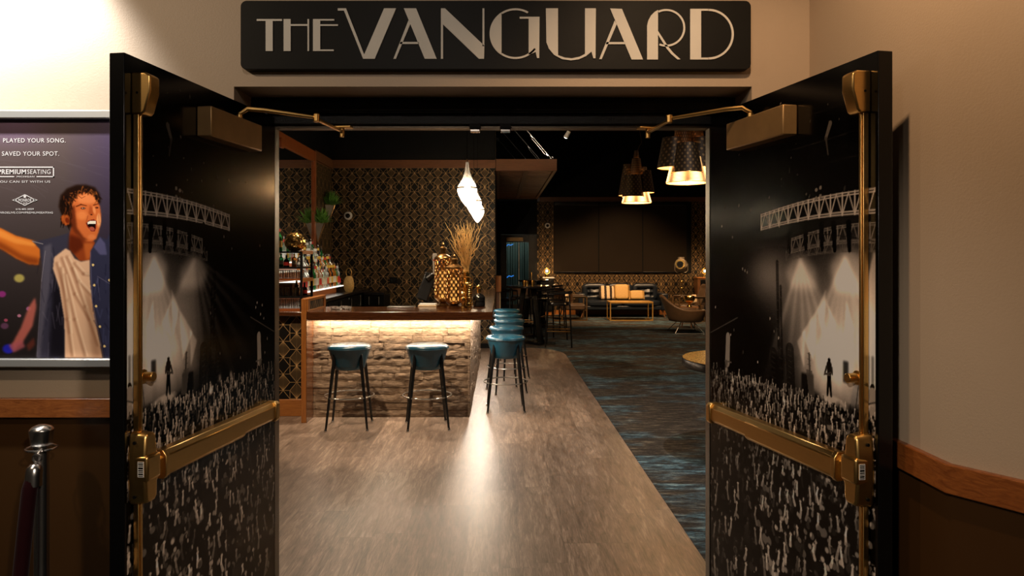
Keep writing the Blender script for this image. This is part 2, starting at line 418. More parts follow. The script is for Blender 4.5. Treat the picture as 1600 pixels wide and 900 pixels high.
b = MB(); b.box(-.13, -.07, 12.5, 19.7, 0, 5); st('wall_return', b, m['black'])
b = MB(); b.box(-.066, -.056, 12.36, 12.42, 3.26, 5); st('trim_5', b, m['jamb'], 'thin metal corner strip on the black upper wall')
b = MB(); b.box(-3.0, -2.9, 2.95, 12.4, 0, 3.09); st('wall_left', b, m['paper'], 'wallpapered left wall behind the bar')
b = MB(); b.box(-3.0, -2.9, 2.95, 12.4, 3.25, 5); st('wall_left_upper', b, m['black'])
b = MB(); b.box(-2.9, -2.87, 11.2, 12.375, 3.11, 3.255); b.box(-3.0, -2.9, 2.95, 12.4, 3.09, 3.25); st('trim_6', b, m['band'])
# far wall with a doorway gap
b = MB(); b.box(1.04, 7.6, 19.6, 19.7, 0, 3.09); st('wall_far', b, m['paper'], 'wallpapered far wall of the lounge')
b = MB(); b.box(-.07, 7.6, 19.6, 19.7, 3.21, 5); b.box(-.07, 1.04, 19.6, 19.7, 2.19, 3.21); b.box(-.07, .04, 19.6, 19.7, 0, 2.19); st('wall_far_upper', b, m['black'])
b = MB(); b.box(1.1, 7.6, 19.57, 19.6, 3.09, 3.21); st('trim_7', b, m['band'], 'wood band above lounge wallpaper')
b = MB(); b.box(1.04, 7.6, 19.58, 19.6, 0, .12); st('baseboard_far', b, m['owoodx'], 'orange wood baseboard of the lounge wall')
b = MB(); b.box(7.5, 7.6, 2.95, 19.7, 0, 5); st('wall_lounge_right', b, m['black'])

# ------------------------------------------------------------------ door frame
b = MB()
b.box(-.977, -.91, 2.82, 2.93, 0, 2.224); b.box(.862, .93, 2.82, 2.93, 0, 2.224)
b.box(-.91, .862, 2.82, 2.93, 2.165, 2.224)
st('trim_8', b, m['frame'], 'black door frame head and side jambs', bevel=.003)
b = MB()
b.box(-.91, .862, 2.85, 2.93, 2.125, 2.165); b.box(-.955, .905, 2.805, 2.82, 2.172, 2.205)
st('trim_9', b, m['frame'], 'stepped black stop strip under the frame head', bevel=.002)
b = MB()
b.box(-.90, .845, 2.87, 2.925, 2.112, 2.125); b.box(-.908, -.898, 2.87, 2.925, .006, 2.125); b.box(.842, .853, 2.87, 2.925, .006, 2.125)
st('trim_10', b, m['jamb'], 'worn metal lip lining the doorway opening')
for x, lb in ((-.095, 'left'), (.025, 'right')):
    t_ = thing('latch_strike', f'small chrome latch strike under the door frame head, {lb} one of two', 'strike plate', (x, 2.84, 2.09))
    MB().box(-.022, .022, -.02, .02, .012, .032).build('strike_body', m['black'], t_, bevel=.002)
    MB().box(-.019, .019, -.018, .018, 0, .010).build('strike_plate', m['chrome'], t_, bevel=.002)

# ------------------------------------------------------------------ painting tools for prints
class Canvas:
    def __init__(s, x0, x1, y0, y1, res, bg):            # y grows downwards in print space
        s.x0, s.y0, s.r = x0, y0, res; s.W = int((x1-x0)/res)+1; s.H = int((y1-y0)/res)+1
        s.a = np.zeros((s.H, s.W, 3)) + np.array(bg)
        s.X = x0 + np.arange(s.W)*res; s.Y = y0 + np.arange(s.H)*res
    def win(s, xa, xb, ya, yb):
        i0 = max(0, int((xa-s.x0)/s.r)-1); i1 = min(s.W, int((xb-s.x0)/s.r)+3)
        j0 = max(0, int((ya-s.y0)/s.r)-1); j1 = min(s.H, int((yb-s.y0)/s.r)+3)
        return (i0, i1, j0, j1) if i1 > i0 and j1 > j0 else None
    def put(s, wn, mask, col, al, add=False):
        i0, i1, j0, j1 = wn; k = (mask*al)[..., None]; reg = s.a[j0:j1, i0:i1]
        if add: reg += k*np.array(col)
        else: reg[...] = reg*(1-k) + k*np.array(col)
    def cap(s, x0, y0, x1, y1, r0, r1, col, al=1, soft=None, add=False):
        rr = max(r0, r1); soft = s.r*.8 if soft is None else soft; q = rr+soft*2
        wn = s.win(min(x0, x1)-q, max(x0, x1)+q, min(y0, y1)-q, max(y0, y1)+q)
        if not wn: return
        X = s.X[wn[0]:wn[1]][None, :]; Y = s.Y[wn[2]:wn[3]][:, None]
        dx, dy = x1-x0, y1-y0; L = dx*dx+dy*dy+1e-12
        t = np.clip(((X-x0)*dx+(Y-y0)*dy)/L, 0, 1)
        d = np.hypot(X-x0-t*dx, Y-y0-t*dy) - (r0+(r1-r0)*t)
        s.put(wn, np.clip(.5-d/soft, 0, 1), col, al, add)
    def ell(s, cx, cy, rx, ry, col, al=1, ang=0, soft=.12, add=False, gauss=False):
        q = max(rx, ry)*(2.6 if gauss else 1.3)
        wn = s.win(cx-q, cx+q, cy-q, cy+q)
        if not wn: return
        X = s.X[wn[0]:wn[1]][None, :]-cx; Y = s.Y[wn[2]:wn[3]][:, None]-cy
        ca, sa = math.cos(ang), math.sin(ang); u = (X*ca+Y*sa)/rx; v = (-X*sa+Y*ca)/ry; d = np.hypot(u, v)
        s.put(wn, np.exp(-d*d) if gauss else np.clip((1-d)/max(soft, 1e-3)+.5, 0, 1), col, al, add)
    def poly(s, pts, col, al=1, blur=0, add=False, shade=None):
        xs = [p[0] for p in pts]; ys = [p[1] for p in pts]; q = blur*2+s.r*2
        wn = s.win(min(xs)-q, max(xs)+q, min(ys)-q, max(ys)+q)
        if not wn: return
        X = s.X[wn[0]:wn[1]][None, :]; Y = s.Y[wn[2]:wn[3]][:, None]
        M_ = np.zeros((wn[3]-wn[2], wn[1]-wn[0]), bool)
        for k in range(len(pts)):
            xa, ya = pts[k-1]; xb, yb = pts[k]
            if ya == yb: continue
            c = ((Y > min(ya, yb)) & (Y <= max(ya, yb))) & (X < xa+(Y-ya)*(xb-xa)/(yb-ya)); M_ ^= c
        Mf = M_.astype(float)
        n = int(blur/s.r)
        if n > 0:
            for _ in range(2):
                for ax in (0, 1):
                    c = np.cumsum(np.pad(Mf, [(n+1, n), (0, 0)] if ax == 0 else [(0, 0), (n+1, n)], mode='edge'), axis=ax)
                    Mf = (c[2*n+1:]-c[:-2*n-1])/(2*n+1) if ax == 0 else (c[:, 2*n+1:]-c[:, :-2*n-1])/(2*n+1)
        if shade is not None: Mf = Mf*shade(X, Y)
        s.put(wn, Mf, col, al, add)
def print_mesh(name, cv, f, parent, mat, reverse=False):
    """the printed sheet: a fine mesh whose point colours are the print's ink"""
    H, W = cv.H, cv.W
    XX, YY = np.meshgrid(cv.X, cv.Y); co = f(XX.ravel(), YY.ravel())
    me = bpy.data.meshes.new(name); me.vertices.add(H*W); me.vertices.foreach_set('co', np.asarray(co, np.float32).ravel())
    i = np.arange(H*W).reshape(H, W); q = np.stack([i[:-1, :-1], i[1:, :-1], i[1:, 1:], i[:-1, 1:]], -1).reshape(-1, 4)
    if reverse: q = q[:, ::-1]
    me.loops.add(q.size); me.loops.foreach_set('vertex_index', q.ravel().astype(np.int32))
    me.polygons.add(len(q)); me.polygons.foreach_set('loop_start', np.arange(0, q.size, 4, dtype=np.int32))
    me.polygons.foreach_set('loop_total', np.full(len(q), 4, np.int32)); me.update()
    c = np.clip(cv.a, 0, 1).reshape(-1, 3)**2.2
    at = me.color_attributes.new('ink', 'FLOAT_COLOR', 'POINT')
    at.data.foreach_set('color', np.concatenate([c, np.ones((len(c), 1))], 1).astype(np.float32).ravel())
    me.materials.append(mat); o = bpy.data.objects.new(name, me); return link(o, parent)
def print_mat(name, rough, coat=0):
    t = NT(name); a = t.n('ShaderNodeVertexColor'); a.layer_name = 'ink'
    t.set(col=a.outputs[0], rough=rough, spec=.3, coat=coat); return t.mat
m['mural'] = print_mat('laminated_photo_print', .17)
m['posterm'] = print_mat('glossy_poster_print', .3)

def mural_canvas(seed, left):
    rg = np.random.RandomState(seed); L = .916
    cv = Canvas(0, L, -2.15, 0, .0026, (.03, .028, .028)); T = np.array((.93, .86, .80))
    g = lambda v: tuple(T*v)
    cv2 = cv; C = cv
    X = cv.X[None, :]; Z = -cv.Y[:, None]
    # ---- haze lit by the stage
    def haze(u, z, ru, rz, v): C.ell(u, -z, ru, rz, g(v), 1, 0, add=True, gauss=True)
    haze(.80, 1.42, .20, .20, .34); haze(.74, 1.28, .12, .10, .42); haze(.88, 1.30, .10, .2, .25)
    if left:
        haze(.62, 1.36, .12, .2, .12)
    else:
        haze(.40, 1.54, .14, .09, .30); haze(.55, 1.45, .16, .12, .14); haze(.66, 1.25, .12, .12, .25)
    # beams
    def beam(u, z, a0, a1, ln, v, bl=.006):
        C.poly([(u, -z), (u+math.cos(a0)*ln, -z+math.sin(a0)*ln), (u+math.cos(a1)*ln, -z+math.sin(a1)*ln)], g(v), 1, bl, True,
               shade=lambda X_, Y_: np.exp(-np.hypot(X_-u, Y_+z)/(ln*.55)))
    d = R
    for a in (60, 68, 74, 83, 92, 100, 108, 118): beam(.785, 1.60, d(a), d(a+6), .42, .20)
    beam(.785, 1.605, d(55), d(125), .36, .26, .01)
    for a in ((96, 108, 118, 131, 143, 154) if left else (60, 72, 84, 98, 112)): beam(.575, 1.60, d(a), d(a+5), .5, .17 if left else .2)
    beam(.575, 1.60, d(48), d(95) if left else d(118), .38, .26, .01)
    # rounded smoke caps over the lamps
    C.poly([(.72, -1.57), (.76, -1.61), (.80, -1.622), (.85, -1.60), (.87, -1.5), (.74, -1.5)], g(.30), 1, .014, True)
    C.poly([(.50, -1.55), (.545, -1.60), (.60, -1.60), (.65, -1.56), (.66, -1.5), (.52, -1.5)], g(.24), 1, .014, True)
    # triangular sails
    C.poly([(.916, -1.60), (.90, -1.615), (.86, -1.48), (.84, -1.25), (.916, -1.10)], g(.30), 1, .004, True)
    for tri in ([(.70, -1.47), (.745, -1.40), (.70, -1.36), (.72, -1.42)], [(.585, -1.36), (.66, -1.44), (.64, -1.28)],
                [(.66, -1.44), (.70, -1.50), (.69, -1.36)], [(.56, -1.33), (.60, -1.37), (.595, -1.25)],
                [(.79, -1.47), (.82, -1.40), (.81, -1.25), (.775, -1.30)]):
        C.poly(tri, g(.22), 1, .003, True)
    C.a[:] = np.minimum(C.a*1.35, .93)
    # dark gear columns
    for u, z0, z1, w_ in ((.45, 1.58, 1.30, .008), (.47, 1.5, 1.2, .006), (.52, 1.30, 1.14, .022), (.43, 1.28, 1.13, .016), (.62, 1.3, 1.15, .004)):
        C.cap(u, -z0, u+.01, -z1, w_, w_, g(.06), .6)
        for k in range(9): C.cap(u-.008, -(z0+(z1-z0)*k/9), u+.008, -(z0+(z1-z0)*k/9)+.004, .0012, .0012, g(.28), .6)
    # roof trusses
    def truss(ua, za, ha, ub, zb, hb, n, v, w_=.0034):
        for k in range(n):
            t0, t1 = k/n, (k+1)/n; cu = lambda t: .012*math.sin(PI*t)
            p = lambda t, q: (ua+(ub-ua)*t, -(za+(zb-za)*t+cu(t)-(ha+(hb-ha)*t)*q))
            for q in (0, .12, .88, 1): C.cap(*p(t0, q), *p(t1, q), w_*.55, w_*.55, g(v), .95)
            C.cap(*p(t0, 0), *p(t0, 1), w_, w_, g(v), .9); C.cap(*p(t0, 1), *p((t0+t1)/2, 0), w_*.7, w_*.7, g(v), .9); C.cap(*p((t0+t1)/2, 0), *p(t1, 1), w_*.7, w_*.7, g(v*.9), .9)
        C.cap(*p(1, 0), *p(1, 1), w_, w_, g(v), .9)
    truss(.355, 1.742, .052, .93, 1.782, .066, 11, .80)
    truss(.53, 1.655, .045, .93, 1.690, .055, 9, .50, .0026)
    truss(.50, 1.615, .03, .93, 1.645, .035, 11, .36, .002)
    for u in (.52, .60, .68, .735, .80, .86):
        z = 1.70-.01*rg.rand(); C.cap(u, -z, u+rg.uniform(-.006, .006), -z+.075, .011, .008, g(.02)); C.cap(u-.006, -z+.07, u-.004, -z+.08, .002, .002, g(.45), .6)
    for u, z in ((.655, 1.80), (.675, 1.805), (.655, 1.775), (.675, 1.78)): C.ell(u, -z, .006, .006, g(.5))
    # catwalk arcs and lamps up in the dark
    for k, (z, v) in enumerate(((2.02, .10), (1.93, .16), (1.86, .12), (1.66, .10))):
        pts = [(u, -(z+.03*u*u*(1 if k < 3 else -1)-.02*(k == 3)*math.cos(u*5))) for u in np.linspace(0 if k > 1 else .5, .9, 26)]
        for a, b_ in zip(pts[:-1], pts[1:]): C.cap(*a, *b_, .0014, .0014, g(v*rg.uniform(.5, 1.3)), .8)
    for _ in range(60):
        u, z = rg.uniform(.1, .9), rg.uniform(1.76, 2.12); r_ = rg.uniform(.0015, .004)
        C.ell(u, -z, r_, r_*rg.uniform(.5, 2.5), g(rg.uniform(.1, .5)), .8, rg.rand())
    for _ in range(14):
        u, z = rg.uniform(.03, .5), rg.uniform(1.15, 1.75); C.ell(u, -z, .0025, .005, g(rg.uniform(.3, .8)))
    C.cap(.72, -1.99, .70, -1.95, .008, .006, g(.45), .8); C.cap(.70, -1.95, .71, -1.90, .004, .003, g(.25))
    # white banner post and rail near the hinge side
    C.cap(.133, -1.30, .128, -1.20, .014, .016, g(.62)); C.cap(.120, -1.20, .115, -1.12, .010, .014, g(.3), .7)
    C.cap(.0, -1.30, .20, -1.375, .0022, .0022, g(.3)); C.cap(.11, -1.205, .155, -1.205, .003, .003, g(.4))
    C.a += (rg.rand(C.H, C.W, 1)-.5)*.035
    # stage
    C.poly([(.60, -1.10), (.60, -1.20), (.70, -1.175), (.916, -1.175), (.916, -1.10)], g(.10), .85, .006)
    C.ell(.735, -1.175, .055, .016, g(.85), .9, .1, .5)
    C.poly([(.58, -1.16), (.58, -1.235), (.64, -1.24), (.64, -1.16)], g(.05), .9, .003)
    C.poly([(.62, -1.17), (.605, -1.25), (.635, -1.25), (.65, -1.17)], g(.35), .8, .002)
    C.poly([(.775, -1.24), (.775, -1.30), (.80, -1.30), (.80, -1.24)], g(.05), .8, .004)
    for u in (.87, .89): C.poly([(u, -1.2), (u, -1.33), (u+.012, -1.33), (u+.012, -1.2)], g(.1), .6, .003)
    def performer(u, zf, h, body, legs, head):
        C.ell(u, -(zf+h*.92), h*.065, h*.08, g(head)); C.cap(u, -(zf+h*.82), u, -(zf+h*.5), h*.10, h*.07, g(body))
        C.cap(u-.002, -(zf+h*.5), u-h*.07, -(zf+.004), h*.06, h*.035, g(legs)); C.cap(u+.002, -(zf+h*.5), u+h*.08, -(zf+.004), h*.06, h*.035, g(legs))
        C.cap(u-h*.1, -(zf+h*.76), u-h*.17, -(zf+h*.58), h*.035, h*.03, g(body*.8+.1)); C.cap(u-h*.17, -(zf+h*.58), u+h*.02, -(zf+h*.56), h*.03, h*.025, g(body*.8+.2))
        C.cap(u-h*.2, -(zf+h*.54), u+h*.14, -(zf+h*.66), h*.02, h*.014, g(.3)); C.cap(u+h*.1, -(zf+h*.76), u+h*.12, -(zf+h*.6), h*.035, h*.03, g(body*.8+.1))
    performer(.715, 1.185, .115, .12, .03, .05); performer(.895, 1.12, .135, .62, .62, .1)
    C.cap(.86, -1.16, .86, -1.30, .0015, .0015, g(.25)); C.cap(.83, -1.18, .85, -1.30, .0015, .0015, g(.2))
    # ---- crowd
    dark = np.clip((1.165-Z+.02*np.sin(X*60))/.03, 0, 1); C.a *= (1-.96*dark)[..., None]; C.a += (.010*dark)[..., None]
    rows = []
    z = 1.165
    while z > -.05:
        t = (1.165-z)/1.2; s_ = .010+.034*t**.9; rows.append((z, s_)); z -= s_*.95
    for z, s_ in rows:
        n = int(L/(s_*1.9)); far = s_ < .018
        for k in range(n+1):
            u = (k+rg.uniform(-.4, .4))/n*L; zz = z+rg.uniform(-.5, .5)*s_
            fall = .5+.5*min(1, max(0, (u+.05)/.6)) if left else .45+.55*min(1, (u+.1)/.5)
            lit = (rg.uniform(.45, 1.0) if far else rg.uniform(.5, 1.1))*fall
            if rg.rand() < .3: lit *= .3
            # shoulders and back
            C.ell(u, -(zz-s_*.9), s_*1.15, s_*.75, g(rg.choice([.015, .04, .10, .22, .5], p=[.55, .2, .12, .08, .05])*fall), .95, 0, .3)
            if rg.rand() < .22: C.cap(u-s_*.7, -(zz-s_*.45), u+s_*.5, -(zz-s_*.25), s_*.09, s_*.05, g(lit*.6), .7)
            hd = rg.choice([.02, .06, .15, .42], p=[.42, .25, .18, .15])*fall
            C.ell(u, -zz, s_*.5, s_*.48, g(hd), 1, 0, .25)
            if rg.rand() < .5: C.ell(u-s_*.2, -(zz+s_*.1), s_*.16, s_*.30, g(lit*.9), .8, .2, .6)
            if rg.rand() < .2: C.ell(u+s_*.05, -(zz-s_*.05), s_*.36, s_*.34, g(lit*.9), .8, .1, .5)
            # raised arm or hand
            if rg.rand() < (.8 if far else .42):
                lean = rg.uniform(-.5, .5); ln = s_*rg.uniform(1.0, 2.3)
                bx, by = u+rg.uniform(-.7, .7)*s_, -(zz-s_*.3); ex, ey = bx+lean*ln*.5, by-ln*.55
                hx, hy = ex+rg.uniform(-.25, .35)*ln*.4, ey-ln*.45
                C.cap(bx, by, ex, ey, s_*.27, s_*.20, g(lit*.8)); C.cap(ex, ey, hx, hy, s_*.20, s_*.14, g(lit))
                C.ell(hx, hy-s_*.1, s_*.25, s_*.20, g(min(.85, lit*1.15)))
                for q in (-.3, 0, .3):
                    if rg.rand() < .6: C.cap(hx, hy-s_*.1, hx+q*s_*.5, hy-s_*rg.uniform(.3, .5), s_*.035, s_*.03, g(min(.85, lit*1.1)))
    for _ in range(10):
        u = rg.uniform(.02, .5); z = rg.uniform(1.10, 1.19); C.ell(u, -z, .008, .012, g(.5), 1, 0, add=True, gauss=True)
    # black border at the closing edge
    C.a[:] = np.clip(C.a, .0, .86); C.a[:, C.X > .905] = .015
    return cv

def build_door(name, H, ang, s, seed, lab):
    root = thing(name, f'black door leaf at the {lab} with a black and white concert crowd print and brass hardware', None, (H[0], H[1], 0), ang)
    root['kind'] = 'structure'
    L = .916; q = lambda x, n, z: (x, s*n, z)
    def bx(b_, x0, x1, n0, n1, z0, z1, mi=0): return b_.box(x0, x1, min(s*n0, s*n1), max(s*n0, s*n1), z0, z1, mi)
    leaf = bx(MB(), 0, L, -.044, 0, .012, 2.15).build('door_leaf', m['gloss'], root, bevel=.002)
    cv = mural_canvas(seed, s > 0)
    f = lambda X, Y: np.stack([X, np.full_like(X, s*.0012), np.clip(-Y, .013, 2.149)], -1)
    print_mesh('concert_print', cv, f, root, m['mural'], reverse=(s < 0))
    for z in (.25, 1.1, 1.95):
        MB().cyl((0, -s*.02, z-.055), (0, -s*.02, z+.055), .009, n=10).build('hinge', m['jamb'], root)
    # vertical rods
    for z0, z1 in ((1.11, 2.0), (.02, .925)):
        b_ = bx(MB(), .865, .884, .004, .020, z0, z1); bx(b_, .871, .878, .020, .023, z0, z1); b_.build('vertical_rod', m['brass'], root, bevel=.003)
    # top latch: wide at the door, tapering
    b_ = MB(); b_.prism([(0, 2.104), (.040, 2.103), (.056, 2.094), (.056, 2.050), (.040, 1.996), (.032, 1.988), (0, 1.988)], lambda n, z: q(.888, n, z), lambda n, z: q(.842, n, z))
    lt = b_.build('top_latch_case', m['brass'], root, bevel=.005, seg=3)
    MB().cyl(q(.889, .018, 2.047), q(.8865, .018, 2.047), .0035, n=12).build('screw', m['black'], lt)
    # centre case of the exit device
    b_ = MB()
    outline = [(.838, .930), (.850, .918), (.893, .918), (.901, .932), (.905, .985), (.905, 1.055), (.900, 1.108), (.893, 1.120), (.855, 1.120), (.845, 1.108), (.838, 1.062), (.828, 1.052), (.828, .980), (.836, .972)]
    cx = .868; cz = 1.019
    b_.prism(outline, lambda x, z: q(x, 0, z), lambda x, z: q(cx+(x-cx)*.80, .050, cz+(z-cz)*.94))
    cs = b_.build('exit_device_case', m['brass'], root, bevel=.007, seg=3)
    bx(MB(), .838, .902, .0, .058, .985, 1.056).build('case_collar', m['brass'], cs, bevel=.008, seg=3)
    for z in (.945, 1.092): MB().cyl(q(.9035, .020, z), q(.8985, .020, z), .0045, n=12).build('screw', m['black'], cs)
    lb_ = bx(MB(), .9022, .9032, .030, .048, 1.0, 1.042)
    lb_.build('barcode_sticker', m['white'], cs)
    b_ = MB(); zc = 1.002
    for wd in (.002, .004, .002, .003, .005, .002, .003, .002): bx(b_, .9030, .9036, .032, .046, zc, zc+wd); zc += wd+.0022
    b_.build('barcode', m['black'], cs)
    # push bar: rail, touch pad and end caps
    b_ = MB(); prof = [(0, .972), (.030, .968), (.040, .978), (.040, 1.022), (.028, 1.036), (0, 1.036)]
    b_.prism(prof, lambda n, z: q(.05, n, z-.002), lambda n, z: q(.845, n, z+.004)); rl = b_.build('push_bar_rail', m['brass'], root, bevel=.002)
    b_ = MB(); prof = [(.010, .970), (.042, .966), (.052, .976), (.052, 1.028), (.040, 1.042), (.010, 1.042)]
    b_.prism(prof, lambda n, z: q(.335, n, z), lambda n, z: q(.80, n, z+.004)); b_.build('push_pad', m['brass'], root, bevel=.003)
    b_ = MB(); prof = [(.0, .966), (.046, .963), (.056, .974), (.056, 1.030), (.044, 1.046), (.0, 1.046)]
    b_.prism(prof, lambda n, z: q(.795, n, z+.004), lambda n, z: q(.812, n, z+.004)); b_.build('push_bar_collar', m['brass'], root, bevel=.002)
    b_ = MB(); prof = [(.0, .962), (.038, .960), (.046, .970), (.046, 1.028), (.036, 1.038), (.0, 1.038)]
    b_.prism(prof, lambda n, z: q(.045, n, z), lambda n, z: q(.075, n, z)); b_.build('push_bar_end_cap', m['brass'], root, bevel=.004)
    # lock cylinder
    b_ = MB().cyl(q(.838, 0, 1.262), q(.838, .006, 1.262), .020, n=24); b_.cyl(q(.838, .006, 1.262), q(.838, .036, 1.262), .0135, n=24)
    b_.build('lock_cylinder', m['brass'], root, bevel=.0015)
    # closer
    cl = bx(MB(), .21, .561, .001, .052, 1.982, 2.078).build('door_closer', m['brassp'], root, bevel=.004)
    MB().cyl(q(.33, .026, 2.078), q(.33, .026, 2.094), .011, n=16).build('closer_spindle', m['brass'], cl)
    ca, sa = math.cos(ang), math.sin(ang)
    def loc(x, y, z): dx, dy = x-H[0], y-H[1]; return (dx*ca+dy*sa, -dx*sa+dy*ca, z)
    el = loc(-.657, 2.58, 2.098) if s > 0 else loc(.617, 2.60, 2.098)
    fo = loc(-.618, 2.82, 2.090) if s > 0 else loc(.585, 2.82, 2.086)
    a0 = Vector(q(.33, .026, 2.094)); e = Vector(el); k1 = a0.lerp(e, .10)+Vector((0, 0, .022))
    arm = MB().tube([a0, a0+Vector((0, 0, .004)), a0.lerp(e, .06)+Vector((0, 0, .014)), k1, a0.lerp(e, .3)+Vector((0, 0, .020)), e], [.006, .007, .007, .008, .008, .006], 8).build('closer_arm', m['brass'], root)
    MB().cyl(e-Vector((0, 0, .016)), e+Vector((0, 0, .014)), .012, n=16).build('arm_elbow', m['brass'], arm, bevel=.003)
    b_ = MB().obox(e-Vector((0, 0, .006)), fo, .014, .009); b_.cyl(Vector(fo)-Vector((0, 0, .022)), Vector(fo)+Vector((0, 0, .012)), .010, n=12)
    fa = b_.build('closer_forearm', m['brass'], root, bevel=.001)
    fx = Vector(fo); b_ = MB().box(fx.x-.02, fx.x+.02, fx.y-.04, fx.y+.04, fx.z+.012, fx.z+.02)
    b_.build('arm_foot', m['brass'], fa, bevel=.002)
    return root
angL = math.atan2(-.908, -.119); angR = math.atan2(-.896, .182)
build_door('door_1', (-.893, 2.843), angL, 1, 11, 'left')
build_door('door_2', (.831, 2.813), angR, -1, 29, 'right')

# ------------------------------------------------------------------ sign
sg = thing('venue_sign', 'long black sign with white art deco letters above the doorway', 'sign', (0, 2.64, 2.278))
SX = lambda px: (px-780)*2.6/1120; SZ = lambda py: 1.6-(py-400)*2.6/1120-2.278
def rrect(x0, x1, z0, z1, r, n=6):
    out = []
    for cx, cz, a0 in ((x1-r, z1-r, 0), (x0+r, z1-r, 90), (x0+r, z0+r, 180), (x1-r, z0+r, 270)):
        for i in range(n+1): a = R(a0+90*i/n); out.append((cx+r*math.cos(a), cz+r*math.sin(a)))
    return out
MB().prism(rrect(-.940, .915, 0, .250, .022), lambda x, z: (x, -.036, z), lambda x, z: (x, 0, z)).build('sign_board', m['sign'], sg, bevel=.002)
def letter(polys, ox):
    b_ = MB()
    for pl in polys:
        pts = [(SX(ox+x/3.636), SZ(y/3.636)) for x, y in pl]
        b_.prism(pts, lambda x, z: (x, -.040, z), lambda x, z: (x, -.0355, z))
    b_.build('letter', m['letter'], sg, ang=20)
def rectp(x0, y0, x1, y1): return [(x0, y0), (x1, y0), (x1, y1), (x0, y1)]
def strip(cx, cy, rx, ry, a0, a1, w_, n=26):
    o = [(cx+rx*math.cos(R(a0+(a1-a0)*i/n)), cy-ry*math.sin(R(a0+(a1-a0)*i/n))) for i in range(n+1)]
    i_ = [(cx+(rx-w_)*math.cos(R(a0+(a1-a0)*i/n)), cy-(ry-w_)*math.sin(R(a0+(a1-a0)*i/n))) for i in range(n+1)]
    return [[o[k], o[k+1], i_[k+1], i_[k]] for k in range(n)]
letter([rectp(149, 108, 293, 119), rectp(200, 119, 240, 290)], 360)
letter([rectp(302, 108, 342, 290), rectp(342, 137, 438, 147), rectp(438, 108, 447, 290)], 360)
letter([rectp(469, 108, 510, 290), rectp(510, 108, 590, 117), rectp(510, 138, 611, 147), rectp(510, 281, 587, 290)], 360)
letter([[(610, 47), (657, 47), (760, 310), (873, 47), (941, 47), (820, 334), (754, 334), (645, 60), (610, 60)]], 360)
letter([[(985, 47), (1055, 47), (1172, 334), (1104, 334)], [(1012, 114), (1022, 136), (940, 334), (926, 334)], [(966, 238), (1068, 238), (1072, 250), (962, 250)]], 360)
letter([rectp(1196, 47, 1208, 334), [(1208, 47), (1219, 47), (1443, 260), (1441, 334), (1412, 334), (1208, 138)], rectp(1432, 47, 1443, 262)], 360)
arc = [(165-147*math.cos(R(a)), 191-144*math.sin(R(a))) for a in np.linspace(-57.5, 57.5, 24)]
letter([arc] + strip(165, 191, 147, 144, 60, 123, 11, 12) + strip(165, 191, 147, 144, 236, 322, 11, 14) +
       [rectp(189, 95, 240, 106), [(240, 95), (302, 95), (300, 330), (288, 330), (280, 295), (240, 312)]], 760)
letter([[(338, 47), (407, 47), (407, 313), (380, 300), (356, 272), (341, 240)], strip(338, 0, 1, 1, 0, 1, .1, 1)[0],
        [(341, 240), (356, 272), (380, 300), (407, 313), (445, 327), (485, 331), (530, 322), (560, 306), (560, 47), (622, 47), (620, 331), (608, 331), (597, 293), (565, 319), (525, 337), (480, 343), (430, 336), (385, 312), (355, 276)]], 760)
letter([[(703, 48), (770, 50), (890, 338), (825, 338)], [(729, 116), (740, 138), (655, 336), (641, 336)], [(682, 239), (784, 239), (789, 251), (678, 251)]], 760)
letter([[(913, 338), (913, 145), (920, 116), (935, 88), (955, 68), (975, 56), (975, 338)]] + strip(1022, 158, 108, 107, -112, 116, 11, 34) +
       [[(975, 175), (1035, 268), (1062, 300), (1103, 337), (1086, 338), (1050, 307), (1025, 277), (975, 197)]], 760)
letter([rectp(1158, 50, 1220, 338), rectp(1220, 50, 1264, 61), rectp(1220, 327, 1264, 338)] + strip(1262, 194, 144, 144, -90, 90, 12, 34), 760)

# ------------------------------------------------------------------ poster in a silver frame
ps = thing('framed_poster', 'silver framed poster of a shouting man in a denim shirt on the left wall', 'poster', (-1.85, 2.64, 1.196))
QX = lambda px: (px-780)*2.6/1120+1.85; QZ = lambda py: 1.6-(py-400)*2.6/1120-1.196
xl, xr = QX(-150), QX(212)
b = MB(); z0, z1 = 0, QZ(172)
b.prism([(xl, z0), (xr, z0), (xr, z1), (xl, z1)], lambda x, z: (x, -.02, z), lambda x, z: (x, -.001, z)); b.build('backing_board', m['black'], ps)
b = MB()
for q_ in ((xl, xr, z1-.031, z1), (xl, xr, 0, .031), (xr-.031, xr, .031, z1-.031), (xl, xl+.031, .031, z1-.031)):
    b.box(q_[0], q_[1], -.045, -.02, q_[2], q_[3])
b.build('frame', m['alum'], ps, bevel=.004)
cv = Canvas(-137, 199, 184, 562, .75, (.15, .13, .17))
C = cv; rg = np.random.RandomState(3)
gx = np.clip((C.X-95)/90, 0, 1)[None, :, None]; gy = ((C.Y-184)/378)[:, None, None]
C.a[:] = np.array((.33, .285, .28))*(1-gx*.5)+np.array((.16, .13, .29))*gx*(.7-.3*gy); C.a *= (1.15-.75*gy)
C.ell(15, 190, 60, 30, (.08, .05, .16), 1, 0, add=True, gauss=True)
for _ in range(70):
    x, y = rg.uniform(-130, 190), rg.uniform(186, 330); C.cap(x, y, x+rg.uniform(10, 60), y+rg.uniform(2, 22), .4, .3, (.5, .48, .52), rg.uniform(.03, .16), 1.2)
